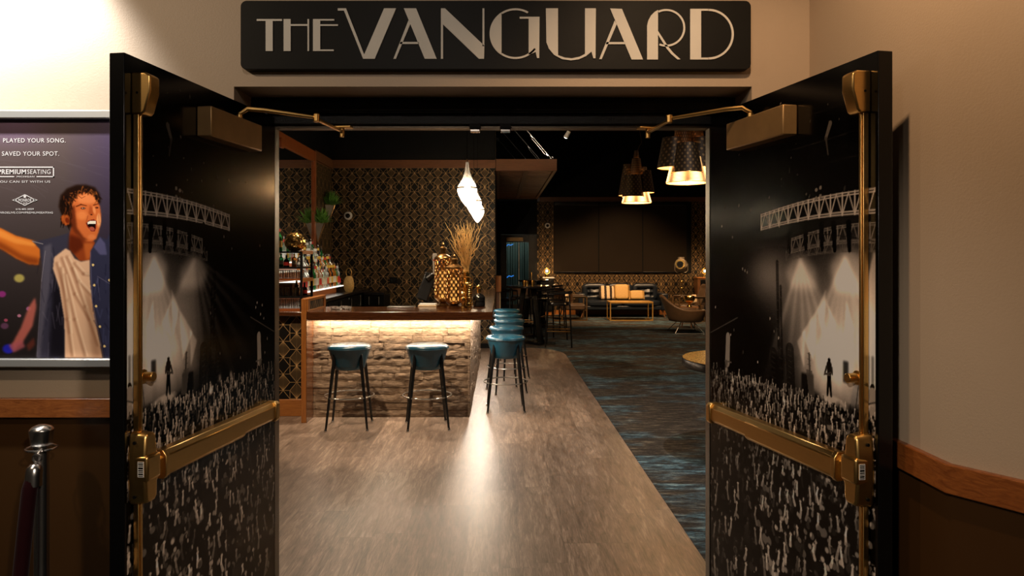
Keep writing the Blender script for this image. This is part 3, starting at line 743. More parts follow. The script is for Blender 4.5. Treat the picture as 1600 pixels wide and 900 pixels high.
for cx, cy, r_, cl in ((25, 435, 8, (.75, .68, .35)), (-2, 460, 6, (.6, .2, .5)), (40, 483, 4, (.7, .4, .6)), (25, 494, 3, (.8, .5, .6)), (8, 546, 9, (.15, .15, .7)), (2, 510, 6, (.4, .25, .35)), (83, 558, 4, (.35, .4, .75)), (-40, 480, 10, (.5, .3, .15)), (-80, 520, 14, (.2, .15, .5)), (4, 501, 3, (.7, .3, .4))):
    C.ell(cx, cy, r_, r_*.8, cl, .85, 0, .5)
C.poly([(50, 465), (52, 480), (46, 510), (30, 536), (16, 548), (14, 538), (28, 512), (40, 480)], (.72, .38, .33), .9, 1.5)
C.poly([(8, 540), (30, 532), (34, 543), (16, 552)], (.65, .33, .35), .8, 2); C.poly([(36, 540), (48, 528), (50, 540), (40, 550)], (.45, .2, .15), .6, 2)
# raised forearm and shoulder
C.poly([(-60, 330), (-30, 345), (0, 358), (20, 368), (57, 378), (58, 398), (56, 414), (40, 413), (20, 404), (0, 391), (-30, 376), (-64, 360)], (.80, .42, .16), 1, 1)
C.poly([(-60, 350), (0, 380), (30, 398), (57, 404), (56, 414), (40, 413), (0, 391), (-64, 362)], (.42, .17, .07), .7, 3)
C.poly([(-30, 350), (0, 361), (20, 371), (50, 379), (50, 385), (18, 380), (-10, 368)], (.97, .62, .28), .6, 2)
# denim shirt, left panel
C.poly([(45, 376), (60, 375), (90, 368), (108, 362), (112, 370), (95, 410), (100, 560), (52, 560), (58, 480), (62, 420), (58, 390)], (.22, .21, .26), 1, 1)
C.poly([(64, 385), (76, 380), (74, 440), (64, 500), (58, 560), (52, 560), (58, 480)], (.36, .34, .38), .7, 2)
C.poly([(78, 420), (92, 405), (97, 470), (98, 560), (72, 560), (76, 480)], (.09, .08, .10), .85, 3)
for k in range(26):
    x = rg.uniform(56, 96); y = rg.uniform(385, 540); C.cap(x, y, x+rg.uniform(-8, 8), y+rg.uniform(10, 30), 1, .6, (.45, .42, .48) if rg.rand() < .5 else (.1, .09, .13), .3, 2)
C.cap(66, 392, 60, 440, .4, .4, (.6, .56, .58), .7); C.cap(60, 440, 53, 558, .4, .4, (.5, .46, .5), .6); C.cap(46, 377, 62, 381, .7, .6, (.7, .65, .62), .6)
# neck
C.poly([(108, 350), (144, 378), (143, 390), (136, 408), (120, 408), (104, 388), (104, 366)], (.55, .24, .11), 1, 1)
C.poly([(104, 366), (122, 372), (128, 384), (112, 398), (102, 388)], (.30, .11, .05), .8, 2.5)
C.poly([(126, 380), (142, 379), (138, 404), (130, 406)], (.78, .40, .18), .7, 2)
# t-shirt
C.poly([(98, 388), (105, 392), (112, 404), (122, 409), (136, 406), (137, 440), (141, 480), (150, 530), (156, 560), (97, 560), (96, 500), (88, 450), (78, 420), (80, 402)], (.86, .68, .54), 1, .8)
for p_ in (((84, 412), (100, 470), (104, 520)), ((92, 404), (112, 460), (135, 500)), ((100, 402), (118, 440), (138, 462)), ((96, 430), (112, 500), (128, 556)), ((90, 420), (100, 500), (108, 556)), ((108, 420), (128, 480), (148, 540)), ((112, 412), (126, 428), (136, 430))):
    for a_, b_ in zip(p_[:-1], p_[1:]):
        C.cap(*a_, *b_, 2.6, 2.2, (.52, .34, .24), .45, 4); C.cap(a_[0]+4, a_[1], b_[0]+4, b_[1], 1.5, 1.5, (.99, .87, .72), .4, 3)
C.poly([(128, 450), (140, 470), (156, 560), (140, 560)], (.45, .28, .18), .45, 4)
# denim shirt, right panel
C.poly([(137, 392), (146, 378), (152, 370), (163, 374), (166, 366), (185, 372), (199, 390), (199, 562), (160, 562), (152, 520), (140, 470), (136, 430)], (.20, .20, .28), 1, .8)
C.poly([(142, 386), (152, 370), (160, 380), (163, 398), (152, 398)], (.34, .33, .46), .9, 1)
for k in range(34):
    x = rg.uniform(142, 180); y = rg.uniform(400, 550); C.cap(x, y, x+rg.uniform(-4, 7), y+rg.uniform(8, 26), 1, .7, (.33, .34, .48) if rg.rand() < .5 else (.07, .07, .14), .35, 2)
C.cap(137, 394, 140, 470, .5, .5, (.4, .38, .48), .7); C.cap(140, 470, 158, 560, .5, .5, (.4, .38, .48), .6); C.cap(148, 432, 168, 444, .5, .5, (.45, .42, .5), .6); C.cap(148, 434, 152, 470, .4, .4, (.4, .38, .46), .5)
for x, y in ((141, 414), (143, 446), (146, 479), (152, 511), (159, 542), (167, 438)): C.ell(x, y, 1.9, 2, (.92, .78, .5))
# hair back
C.poly([(92, 336), (87, 322), (90, 305), (100, 294), (115, 288), (130, 288), (144, 292), (151, 302), (153, 315), (148, 322), (104, 356), (96, 348)], (.13, .07, .04), 1, 1.5)
# ear
C.ell(98, 343, 7.5, 9, (.66, .30, .12), 1, -.4, .25); C.ell(100, 344, 4, 5.5, (.36, .12, .05), .8, -.3, .5)
# face
C.poly([(107, 322), (111, 311), (118, 303), (128, 299), (140, 303), (147, 312), (152, 322), (154, 338), (153, 350), (150, 362), (146, 373), (140, 377), (130, 377), (120, 370), (112, 358), (107, 345)], (.80, .41, .21), 1, .8)
C.poly([(104, 325), (112, 320), (114, 340), (116, 356), (126, 370), (134, 376), (124, 375), (112, 362), (105, 348)], (.33, .13, .06), .85, 2.2)
C.poly([(116, 306), (130, 301), (142, 306), (147, 315), (136, 318), (118, 316)], (.90, .53, .31), .8, 2)
C.ell(124, 336, 8, 7, (.93, .55, .30), .6, 0, .8); C.ell(150, 344, 3.4, 10, (.98, .68, .44), .8, 0, .6); C.ell(139, 370, 6, 4, (.88, .50, .28), .7, 0, .7)
# brow, eyes, nose
C.cap(115, 322, 122, 319, .9, .9, (.30, .12, .05), .9, 1.4); C.cap(122, 319, 131, 321, .9, .5, (.30, .12, .05), .9, 1.4); C.cap(142, 320, 149, 318, .8, .6, (.3, .12, .05), .9, 1.2)
C.ell(125.5, 325, 4.2, 1.7, (.42, .2, .12)); C.ell(126, 324.8, 2.2, 1.0, (.72, .6, .5)); C.ell(126.5, 324.8, 1, 1, (.08, .04, .03)); C.ell(147, 324, 3, 1.3, (.42, .2, .12)); C.ell(147.5, 323.8, 1, .8, (.1, .05, .04))
C.poly([(136, 320), (134, 333), (137, 336), (142, 335), (140, 324)], (.60, .26, .12), .65, 1.4); C.ell(143, 328, 2.2, 6, (.96, .62, .38), .6, -.2, .6); C.ell(138.5, 335, 1.8, 1, (.15, .05, .03))
C.cap(133, 337, 130, 348, .6, .5, (.5, .2, .1), .6, 1.5); C.cap(150, 336, 151, 348, .5, .4, (.5, .2, .1), .5, 1.2)
# open mouth
C.poly([(130, 349), (134, 344), (142, 342), (147, 345), (146, 356), (144, 361), (138, 361), (132, 354)], (.50, .17, .12), 1, .6)
C.poly([(131.5, 349), (136, 347), (145, 348), (145, 356), (143, 359), (134, 354)], (.10, .03, .02), 1, .5)
C.poly([(133, 346.5), (137, 344.5), (145, 345), (145.5, 349), (139, 349), (132.5, 350)], (.95, .90, .80), 1, .4)
C.ell(139.5, 357, 4.2, 3, (.70, .34, .26), .95, .3, .4)
# hair front with lit strands
for k in range(120):
    a = rg.uniform(-PI*.98, -PI*.08); rr_ = rg.uniform(.78, 1.06); x = 127+rr_*25*math.cos(a); y = 318+rr_*26*math.sin(a)
    if y < 310 or x < 108: C.cap(x, y, x+rg.uniform(-6, 6), y+rg.uniform(-2, 8), 1.1, .5, (.55, .30, .13) if rg.rand() < .32 else (.12, .06, .035), .75, 1.2)
for k in range(60):
    x = rg.uniform(90, 107); y = rg.uniform(305, 352); C.cap(x, y, x+rg.uniform(-2, 3), y+rg.uniform(4, 9), 1.1, .5, (.36, .18, .08) if rg.rand() < .25 else (.09, .05, .03), .7, 1.2)
C.cap(118, 305, 123, 309, .4, .4, (.35, .15, .07), .8); C.cap(123, 309, 129, 306, .4, .3, (.35, .15, .07), .8)
C.ell(98, 343, 6, 7.5, (.70, .33, .14), .8, -.4, .35); C.ell(100.5, 344, 3, 4.5, (.36, .12, .05), .8, -.3, .5)
C.a[:, C.X > 192] *= .5
f = lambda X, Y: np.stack([QX(X), np.full_like(X, -.0225), QZ(Y)], -1)
po = print_mesh('poster_print', cv, f, ps, m['posterm'])
def text_mesh(txt, x0, x1, yb, h, parent, mat, bold=0, anchor=None):
    """flat lettering: cap height h px, from x0 to x1 px, baseline yb px (poster plane)"""
    cu = bpy.data.curves.new('text', 'FONT'); cu.body = txt; cu.resolution_u = 3; cu.offset = bold; cu.space_character = 1.08
    to = bpy.data.objects.new('text', cu); COL.objects.link(to); bpy.context.view_layer.update()
    me = bpy.data.meshes.new_from_object(to.evaluated_get(bpy.context.evaluated_depsgraph_get()))
    COL.objects.unlink(to); bpy.data.objects.remove(to)
    n = len(me.vertices); co = np.zeros(n*3, np.float32); me.vertices.foreach_get('co', co); co = co.reshape(-1, 3)
    xa, xb = co[:, 0].min(), co[:, 0].max(); ya, yb2 = co[:, 1].min(), co[:, 1].max(); capy = .68
    px = x0+(co[:, 0]-xa)/(xb-xa)*(x1-x0); py = yb-co[:, 1]/capy*h
    out = np.stack([QX(px), np.full(n, -.0235), QZ(py)], -1).astype(np.float32); me.vertices.foreach_set('co', out.ravel()); me.update()
    me.materials.clear(); me.materials.append(mat)
    o = bpy.data.objects.new('lettering', me); return link(o, parent)
m['ink'] = pbr('white_poster_ink', (.68, .66, .66), .4, var=.02)
text_mesh('PLAYED YOUR SONG.', 0, 98, 221.5, 6.6, po, m['ink'])
text_mesh('SAVED YOUR SPOT.', -2, 88, 242.3, 6.6, po, m['ink'])
text_mesh('PREMIUM', -8, 36, 271, 7, po, m['ink'], .02); text_mesh('SEATING', 38, 74.5, 271, 7, po, m['ink'])
text_mesh('MICHIGAN', 21.5, 49, 276.3, 2.2, po, m['ink'], .01)
text_mesh('YOU CAN SIT WITH US', -10, 74, 284.8, 3.4, po, m['ink'])
text_mesh('MONROE', 24, 44.5, 314.5, 4.6, po, m['ink'], .015); text_mesh('LIVE', 29, 38.5, 318.6, 2.8, po, m['ink'], .01)
text_mesh('616.482.2029', 20, 48, 327.5, 2.6, po, m['ink'], .01); text_mesh('MONROELIVE.COM/PREMIUMSEATING', -14, 78.3, 333.2, 2.9, po, m['ink'], .01)
b = MB()
def pr(pl): b.prism([(QX(x), QZ(y)) for x, y in pl], lambda x, z: (x, -.0235, z), lambda x, z: (x, -.0228, z))
for x0_, y0_, x1_, y1_ in ((-14, 259.5, 80, 261.2), (78.3, 259.5, 80, 276), (52.5, 274.5, 80, 276), (-14, 274.5, 17.5, 276)): pr([(x0_, y0_), (x1_, y0_), (x1_, y1_), (x0_, y1_)])
def ln(x0_, y0_, x1_, y1_, w_):
    dx, dy = x1_-x0_, y1_-y0_; l_ = math.hypot(dx, dy); nx, ny = -dy/l_*w_/2, dx/l_*w_/2; pr([(x0_+nx, y0_+ny), (x1_+nx, y1_+ny), (x1_-nx, y1_-ny), (x0_-nx, y0_-ny)])
for a_, b_ in (((17, 312), (34, 303.5)), ((34, 303.5), (51, 312)), ((51, 312), (34, 320.5)), ((34, 320.5), (17, 312))): ln(*a_, *b_, 1.1)
pr([(14, 312), (19, 310), (21.5, 312), (19, 314)]); pr([(54, 312), (49, 310), (46.5, 312), (49, 314)])
pr([(34+2.2*math.cos(i*PI/5), 306.6+2.2*math.sin(i*PI/5)) for i in range(10)])
b.build('emblem', m['ink'], po)

# ------------------------------------------------------------------ stanchion with rope
sn = thing('stanchion_post', 'chrome queue post with flat round cap left of the doors', 'stanchion', (-1.577, 2.47, 0))
MB().lathe([(.155, 0), (.16, .008), (.15, .02), (.05, .045), (.03, .06)]).build('base', m['chrome'], sn)
MB().cyl((0, 0, .05), (0, 0, .94), .0245, n=32).build('post', m['chrome'], sn)
MB().lathe([(.026, .935), (.030, .945), (.033, .95), (.0385, 1.0), (.0385, 1.003), (.030, 1.012), (.015, 1.018), (0, 1.019)]).build('cap', m['chrome'], sn, ang=50)
MB().ring((0, 0, .938), .047, .004, 40, 8).build('hook_ring', m['chrome'], sn)
rp = thing('velvet_rope', 'dark red velvet rope hooked to the chrome post', 'rope', (-1.562, 2.403, 0))
pts = [(.0, .0, .855), (-.006, -.01, .82), (-.012, -.022, .70), (-.022, -.035, .52), (-.045, -.06, .32), (-.10, -.10, .20), (-.2, -.2, .15), (-.3, -.3, .2)]
sp_ = []
for i in range(len(pts)-1):
    for k in range(5): sp_.append(tuple(pts[i][j]+(pts[i+1][j]-pts[i][j])*k/5 for j in range(3)))
sp_.append(pts[-1])
MB().tube(sp_, .0235, 14).build('rope_cord', m['velvet'], rp, ang=80)
MB().tube([(0, 0, .83), (.001, .001, .865), (.002, .004, .885), (.004, .008, .897), (.004, .009, .900)], [.0265, .0255, .025, .018, .008], 18).build('end_sleeve', m['chrome'], rp, ang=60)
b = MB().ring((.005, .012, .918), .014, .0035, 20, 8, axis='y'); b.cyl((.004, .009, .898), (.005, .01, .906), .006, n=10); b.tube([(.005, .012, .93), (.008, .02, .938), (.012, .026, .945), (.016, .03, .938)], .0035, 8)
b.build('snap_hook', m['chrome'], rp)
# ================================================================== the bar
FZ = .006
def ordn(k): return ['first', 'second', 'third', 'fourth', 'fifth', 'sixth', 'seventh', 'eighth', 'ninth', 'tenth', 'eleventh', 'twelfth', 'thirteenth',
    'fourteenth', 'fifteenth', 'sixteenth', 'seventeenth', 'eighteenth', 'nineteenth', 'twentieth', 'twenty-first', 'twenty-second', 'twenty-third', 'twenty-fourth', 'twenty-fifth', 'twenty-sixth'][k]
m['led'] = emis('warm_light_strip', (1, .82, .62), 14)
m['stoneside'] = m['brick']
bar = thing('bar', 'long bar with split stone front, lit glossy dark wood top and corner', 'bar', (-.95, 7.08, FZ))
BX = lambda x: x+.95
BY = lambda y: y-7.08
rg = random.Random(5)
def stonewall(length, h, f):
    """courses of rough split stone; f maps (along, out, up) to a point"""
    b_ = MB(); z = 0
    while z < h-.005:
        ch = min(.0735, h-z); x = -rg.uniform(0, .3); 
        while x < length:
            ln = rg.uniform(.22, .52); xa, xb = max(0, x), min(length, x+ln-.004)
            if xb-xa > .01:
                d0 = rg.uniform(.006, .013); n = max(2, int((xb-xa)/.03)); K = 3
                vs = []; fs = []
                for j in range(K+1):
                    for i in range(n+1):
                        e = (j in (0, K)) or (i in (0, n))
                        dd = d0+rg.uniform(-.005, .005)-(.003 if e else 0)
                        vs.append(f(xa+(xb-xa)*i/n, max(.001, dd), z+(ch-.003)*j/K+(0 if e else rg.uniform(-.002, .002))))
                for j in range(K):
                    for i in range(n): fs.append((j*(n+1)+i, j*(n+1)+i+1, (j+1)*(n+1)+i+1, (j+1)*(n+1)+i))
                base = len(vs)
                per = [i for i in range(n+1)]+[(j)*(n+1)+n for j in range(1, K+1)]+[K*(n+1)+i for i in range(n-1, -1, -1)]+[j*(n+1) for j in range(K-1, 0, -1)]
                cs = [(xa, z), (xb, z), (xb, z+ch-.003), (xa, z+ch-.003)]
                back = []
                for i in range(n+1): back.append(f(xa+(xb-xa)*i/n, -.01, z))
                for j in range(1, K+1): back.append(f(xb, -.01, z+(ch-.003)*j/K))
                for i in range(n-1, -1, -1): back.append(f(xa+(xb-xa)*i/n, -.01, z+ch-.003))
                for j in range(K-1, 0, -1): back.append(f(xa, -.01, z+(ch-.003)*j/K))
                vs += back; L_ = len(per)
                for k in range(L_): fs.append((per[k], base+k, base+(k+1) % L_, per[(k+1) % L_]))
                b_.add(vs, fs)
            x += ln
        z += ch
    return b_
H_ = .98
b = stonewall(1.555, H_, lambda a, o, u: (BX(-1.84+a), BY(7.095-o), u)); b.box(BX(-1.84), BX(-.30), BY(7.095), BY(7.2), 0, H_)
b.build('stone_front', m['brick'], bar, ang=25)
b = stonewall(4.2, H_, lambda a, o, u: (BX(-.30+o), BY(7.08+a), u)); b.box(BX(-.45), BX(-.30), BY(7.2), BY(11.28), 0, H_)
b.build('stone_side', m['brick'], bar, ang=25)
b = MB(); b.prism([(-1.84, 6.86), (-.06, 6.86), (-.06, 11.42), (-.78, 11.42), (-.78, 7.60), (-1.84, 7.60)], lambda x, y: (BX(x), BY(y), .979), lambda x, y: (BX(x), BY(y), 1.058))
b.build('counter_top', m['bar'], bar, bevel=.006, seg=3)
MB().box(BX(-1.82), BX(-.30), BY(7.045), BY(7.060), .966, .979).build('light_strip', m['led'], bar)
MB().box(BX(-.262), BX(-.247), BY(7.1), BY(11.27), .966, .979).build('light_strip', m['led'], bar)
# end panel with framed dark inlay
ep = MB(); ep.box(BX(-1.89), BX(-1.842), BY(6.84), BY(7.56), 0, 1.185); e_ = ep.build('end_panel', m['owood'], bar, bevel=.003)
b = MB(); b.box(BX(-1.842), BX(-1.836), BY(6.93), BY(7.48), 1.075, 1.155); b.build('inlay', m['paper'], e_)
b = MB()
for q in ((6.86, 7.56, 1.058, 1.073), (6.86, 7.56, 1.160, 1.185), (6.86, 6.93, 1.073, 1.16), (7.48, 7.56, 1.073, 1.16)): b.box(BX(-1.842), BX(-1.828), BY(q[0]), BY(q[1]), q[2], q[3])
b.build('inlay_frame', m['owood'], e_, bevel=.002)
MB().box(BX(-1.842), BX(-1.838), BY(6.842), BY(7.07), 0, .979).build('side_board', m['bar'], bar)

# wallpapered low wall at the left end with its shelf
st('wall_low', MB().box(-2.9, -1.895, 7.15, 7.25, .17, 1.0), m['paper'], 'low wallpapered wall at the left end of the bar')
st('baseboard_low', MB().box(-2.9, -1.895, 7.125, 7.25, .006, .172), m['owoodx'], 'orange wood baseboard of the low wall', bevel=.003)
st('trim_11', MB().box(-2.9, -1.895, 7.10, 7.80, 1.005, 1.045), m['bar'], 'dark shelf board on the low wall', bevel=.004)

# back counter with cooler
bc = thing('back_counter', 'black back bar counter along the left wall', 'counter', (-2.55, 9.6, FZ))
ox, oy = -2.55, 9.6
MB().box(-2.895-ox, -2.26-ox, 7.85-oy, 12.3-oy, .0, 1.0).build('cabinet_body', m['black'], bc)
MB().box(-2.895-ox, -2.22-ox, 7.82-oy, 12.35-oy, 1.0, 1.045).build('worktop', m['btable'], bc, bevel=.004)
for y in (8.6, 9.3, 10.0, 10.7, 11.4):
    d_ = MB().box(-2.262-ox, -2.24-ox, y-oy, y+.66-oy, .08, .97).build('door', m['black'], bc, bevel=.003)
    b = MB().cyl((-2.215-ox, y+.05-oy, .80), (-2.215-ox, y+.05-oy, .96), .008, n=10)
    for zz in (.81, .95): b.cyl((-2.24-ox, y+.05-oy, zz), (-2.215-ox, y+.05-oy, zz), .006, n=8)
    b.build('door_handle', m['chrome'], d_)
cool = thing('bottle_cooler', 'low black bottle cooler with chrome handles before the back wall', 'cooler', (-2.05, 12.0, FZ))
MB().box(-.16, .17, -.30, .36, 0, .96).build('cooler_body', m['black'], cool, bevel=.006)
MB().box(-.165, .18, -.31, .37, .96, 1.0).build('cooler_lid', m['btable'], cool, bevel=.004)
for x in (-.07, .09):
    b = MB().cyl((x, -.335, .80), (x, -.335, .93), .009, n=10); b.cyl((x, -.30, .81), (x, -.335, .81), .006, n=8); b.cyl((x, -.30, .92), (x, -.335, .92), .006, n=8)
    b.build('handle', m['chrome'], cool)

# mirror on the left wall
mr = thing('wall_mirror', 'tall wall mirror in a reddish wood frame behind the back bar', 'mirror', (-2.9, 9.0, 1.15))
MB().box(.002, .012, -2.6, 2.12, .06, 1.92).build('mirror_glass', m['mirror'], mr)
m['mframe'] = wood('reddish_mirror_frame', (.20, .048, .010), (.36, .10, .024), (20, 20, 3), .3)
b = MB(); b.box(.0, .040, 2.12, 2.22, 0, 2.08); b.box(.0, .040, -2.62, 2.12, 1.915, 2.08); b.box(0, .03, -2.6, 2.12, 0, .06)
b.build('mirror_frame', m['mframe'], mr, bevel=.006)
MB().box(.040, .075, .30, .42, 1.86, 1.99).build('frame_block', m['mframe'], mr, bevel=.006)

# ------------------------------------------------------------------ stepped bottle shelf
tiers = [(-2.36, 1.160), (-2.49, 1.285), (-2.62, 1.410), (-2.75, 1.52)]
sh = thing('stepped_bottle_shelf', 'lit stepped shelf for liquor bottles with red wood front on back counter', 'shelf', (-2.6, 9.6, FZ+1.045))
zb = FZ+1.045
m['lit'] = emis('lit_acrylic_shelf', (1, .93, .78), 1.6)
b = MB()
y0, y1 = 8.0, 10.82
for k, (x, z) in enumerate(tiers):
    xb = tiers[k+1][0] if k < 3 else -2.86
    b.box(xb-ox-.05, x-ox-.05, y0-9.6, y1-9.6, .0, z-zb-.012)
b.build('shelf_front', m['mframe'], sh, bevel=.002)
for k, (x, z) in enumerate(tiers):
    xb = tiers[k+1][0] if k < 3 else -2.86
    MB().box(xb+2.6, x+2.6+.012, y0-9.6, y1-9.6, z-zb-.012, z-zb).build('lit_step', m['lit'], sh)
def glassmat(name, col, tr=.85, rough=.05):
    t = NT(name); t.set(col=col, rough=rough, trans=tr, ior=1.3); return t.mat
gm = {'clear': glassmat('clear_bottle_glass', (.85, .88, .82)), 'green': glassmat('green_bottle_glass', (.03, .28, .07), .6), 'amber': glassmat('amber_spirit', (.62, .22, .03), .7),
      'dark': pbr('dark_bottle_glass', (.012, .012, .012), .08), 'pale green': glassmat('pale_green_glass', (.45, .75, .55), .7)}
lm = {'cream': pbr('cream_label', (.62, .56, .42), .6), 'red': pbr('red_label', (.55, .03, .02), .5), 'black': pbr('black_label', (.02, .02, .02), .5), 'yellow': pbr('yellow_label', (.7, .45, .06), .5), 'white': pbr('white_label', (.7, .7, .68), .5), 'orange': pbr('orange_label', (.7, .2, .03), .5)}
def bottle(gl, lab, capc, shape):
    t_ = thing('liquor_bottle', f'{gl} glass bottle', 'bottle')
    if shape == 0: pf = [(.0, 0), (.034, 0), (.037, .004), (.037, .175), (.033, .2), (.014, .225), (.0125, .285), (.0, .287)]; ly = (.055, .14, .0378)
    elif shape == 1: pf = [(0, 0), (.036, 0), (.040, .004), (.040, .13), (.035, .155), (.013, .185), (.012, .265), (0, .267)]; ly = (.035, .11, .0408)
    else: pf = [(0, 0), (.03, 0), (.033, .004), (.034, .19), (.026, .215), (.0125, .235), (.012, .30), (0, .302)]; ly = (.06, .15, .0348)
    MB().lathe(pf, n=14).build('bottle_body', gm[gl], t_, ang=50)
    MB().shell([(ly[2], ly[0]), (ly[2], ly[1])], n=14).build('label', lm[lab], t_)
    h = pf[-1][1]
    MB().cyl((0, 0, h-.03), (0, 0, h+.008), .0145, n=10).build('bottle_cap', lm[capc], t_)
    MB().tube([(0, 0, h+.008), (0, 0, h+.03), (.012, 0, h+.048)], .0035, 6).build('pourer', m['chrome'], t_)
    return t_
kinds = [('clear', 'cream', 'black', 0), ('green', 'yellow', 'red', 0), ('amber', 'black', 'cream', 1), ('clear', 'white', 'red', 2), ('dark', 'red', 'black', 1),
         ('pale green', 'orange', 'white', 1), ('amber', 'cream', 'yellow', 2), ('clear', 'red', 'white', 0), ('dark', 'yellow', 'yellow', 2), ('green', 'cream', 'black', 2)]
protos = [bottle(*k) for k in kinds]; used = [False]*len(protos)
def put_bottle(k, loc, label, group):
    if not used[k]: used[k] = True; o_ = protos[k]
    else: o_ = copy_tree(protos[k])
    return place(o_, loc, rg.uniform(0, 6), label, group)
names = ['lowest', 'second', 'third', 'topmost']
for k, (x, z) in enumerate(tiers):
    n = (20, 16, 13, 10)[k]; step = .098
    for i in range(n):
        kk = rg.randrange(len(kinds)); gl, lab, cp, _ = kinds[kk]
        put_bottle(kk, (x-.055+rg.uniform(-.008, .008), 10.76-i*step, z), f'{gl} bottle with {lab} label, {ordn(i)} from far end of {names[k]} shelf step', 'liquor bottles on the stepped shelf')
# gold woven pineapple jar
pj = thing('woven_gold_jar', 'gold woven jar with a tall loop handle at the far end of the bottles', 'jar', (-2.31, 11.02, FZ+1.045))
MB().lathe([(0, 0), (.05, 0), (.075, .05), (.08, .12), (.065, .20), (.04, .235), (.035, .24)], n=20).build('jar_body', m['pgold'], pj)
MB().tube([(-.03, 0, .235), (-.045, 0, .30), (-.02, 0, .36), (.02, 0, .36), (.045, 0, .30), (.03, 0, .235)], .006, 8).build('loop_handle', m['gold'], pj)

# ------------------------------------------------------------------ metal rack with glasses
rk = thing('glassware_rack', 'black metal glassware rack standing on the dark shelf left of bar', 'rack', (-2.35, 7.5, 1.045))
rx, ry = -2.35, 7.5
for x in (-2.80, -2.014):
    for y in (7.30, 7.70):
        MB().box(x-.011-rx, x+.011-rx, y-.011-ry, y+.011-ry, 0, .60).build('upright', m['bleg'], rk)
levels = [(.585, 'bleg', 'frame_shelf'), (.425, 'bleg', 'frame_shelf'), (.305, 'mframe', 'wood_shelf'), (.125, 'bleg', 'frame_shelf'), (0.0, 'mframe', 'wood_shelf')]
for z, mt, nm in levels:
    MB().box(-2.80-rx, -2.014-rx, 7.30-ry, 7.70-ry, z, z+.018).build(nm, m[mt], rk)
MB().box(-2.03-rx, -1.999-rx, 7.31-ry, 7.70-ry, .575, .610).build('wood_side_rail', m['owood'], rk)
MB().box(-2.03-rx, -1.999-rx, 7.31-ry, 7.70-ry, .290, .325).build('wood_side_rail', m['owood'], rk)
m['tumb'] = thin_glass('drinking_glass', (.93, .92, .90), .45, .05)
def tumbler(r, h):
    t_ = MB(); t_.lathe([(0, 0), (r*.82, 0), (r*.86, .004), (r, h), (r*.93, h), (r*.80, .014), (0, .012)], n=14)
    return t_
tu = tumbler(.033, .088).build('tumbler_glass', m['tumb'], ang=50); hi = tumbler(.027, .098).build('highball_glass', m['tumb'], ang=50)
first = {id(tu): True, id(hi): True}
def put_glass(p, loc, label, group):
    o_ = p if first[id(p)] else p.copy()
    if not first[id(p)]: COL.objects.link(o_)
    first[id(p)] = False; o_.location = loc; return tag(o_, label, 'glass', group)
for row, (y, rn) in enumerate(((7.345, 'front'), (7.43, 'second'))):
    for i in range(6):
        x = -2.055-i*.069
        put_glass(tu, (x, y, 1.045+.323), f'clear tumbler on the middle rack shelf, {rn} row, {ordn(i)} from the right', 'tumblers on the middle rack shelf')
        put_glass(tu, (x-.01, y, 1.045+.143), f'clear tumbler on the lower rack shelf, {rn} row, {ordn(i)} from the right', 'tumblers on the lower rack shelf')
for row, (y, rn) in enumerate(((7.34, 'front'), (7.41, 'second'))):
    for i in range(7): put_glass(hi, (-2.05-i*.058, y, 1.045+.018), f'highball glass on the bottom rack shelf, {rn} row, {ordn(i)} from the right', 'highballs on the bottom rack shelf')
for i in range(6):
    o_ = put_bottle((3, 6, 4, 9, 0, 7)[i], (-2.06-i*.068, 7.40+.04*(i % 2), 1.045+.443), ['clear bottle with white label by the front rack post', 'amber bottle with cream label on the upper rack shelf', 'dark bottle with red label on the upper rack shelf',
        'green bottle with cream label on the upper rack shelf', 'clear bottle with cream label on the upper rack shelf', 'clear bottle with red label at the left of the rack'][i], 'bottles on the upper rack shelf')
    o_.scale = (.72, .72, .44)
bx_ = thing('drawer_box', 'small red wood drawer box with pale top on the rack', 'box', (-2.25, 7.5, 1.045+.143))
tag(bx_, 'small red wood drawer box with pale top on the rack')
bx_.location = (-2.27, 7.60, 1.045+.143)
MB().box(-.10, .10, -.07, .08, 0, .11).build('drawer_body', m['mframe'], bx_, bevel=.003)
MB().box(-.105, .105, -.075, .085, .11, .125).build('drawer_top', m['cream'], bx_, bevel=.003)
for i in range(3):
    o_ = put_bottle((4, 2, 8)[i], (-2.06-i*.05, 7.58+.03*i, 1.045+.143), ['dark bottle with red label low on the rack', 'amber bottle with black label low on the rack', 'dark bottle with yellow label low on the rack'][i], None); o_.scale = (.8, .8, .48)
# mirrored mosaic globe
mg = thing('mosaic_globe_vase', 'round gold mirror mosaic vase on top of the glassware rack', 'vase', (-2.12, 7.44, 1.648))
b = MB(); nu, nv = 30, 16
for j in range(nv):
    for i in range(nu):
        a0, a1 = 2*PI*i/nu, 2*PI*(i+.9)/nu; b0 = -PI*.44+PI*.84*j/nv; b1 = b0+PI*.84/nv*.9
        n_ = Vector((rg.uniform(-.10, .10), rg.uniform(-.10, .10), rg.uniform(-.10, .10)))*.02
        vs = []
        for a, bb in ((a0, b0), (a1, b0), (a1, b1), (a0, b1)):
            vs.append(Vector((.108*math.cos(bb)*math.cos(a), .108*math.cos(bb)*math.sin(a), .098+.100*math.sin(bb)))+n_+Vector((rg.uniform(-.004, .004), rg.uniform(-.004, .004), rg.uniform(-.004, .004))))
        b.add(vs, [(0, 1, 2, 3)])
b.build('mosaic_tiles', m['gold'], mg, ang=5)
MB().lathe([(.02, 0), (.05, .012), (.09, .05), (.104, .098), (.09, .15), (.06, .178), (.055, .185)], n=30).build('globe_body', m['dgold'], mg)
mg2 = copy_tree(mg)
place(mg2, (-2.5, 7.62, 1.648), 1, 'second gold mosaic vase on the rack top near the mirror')
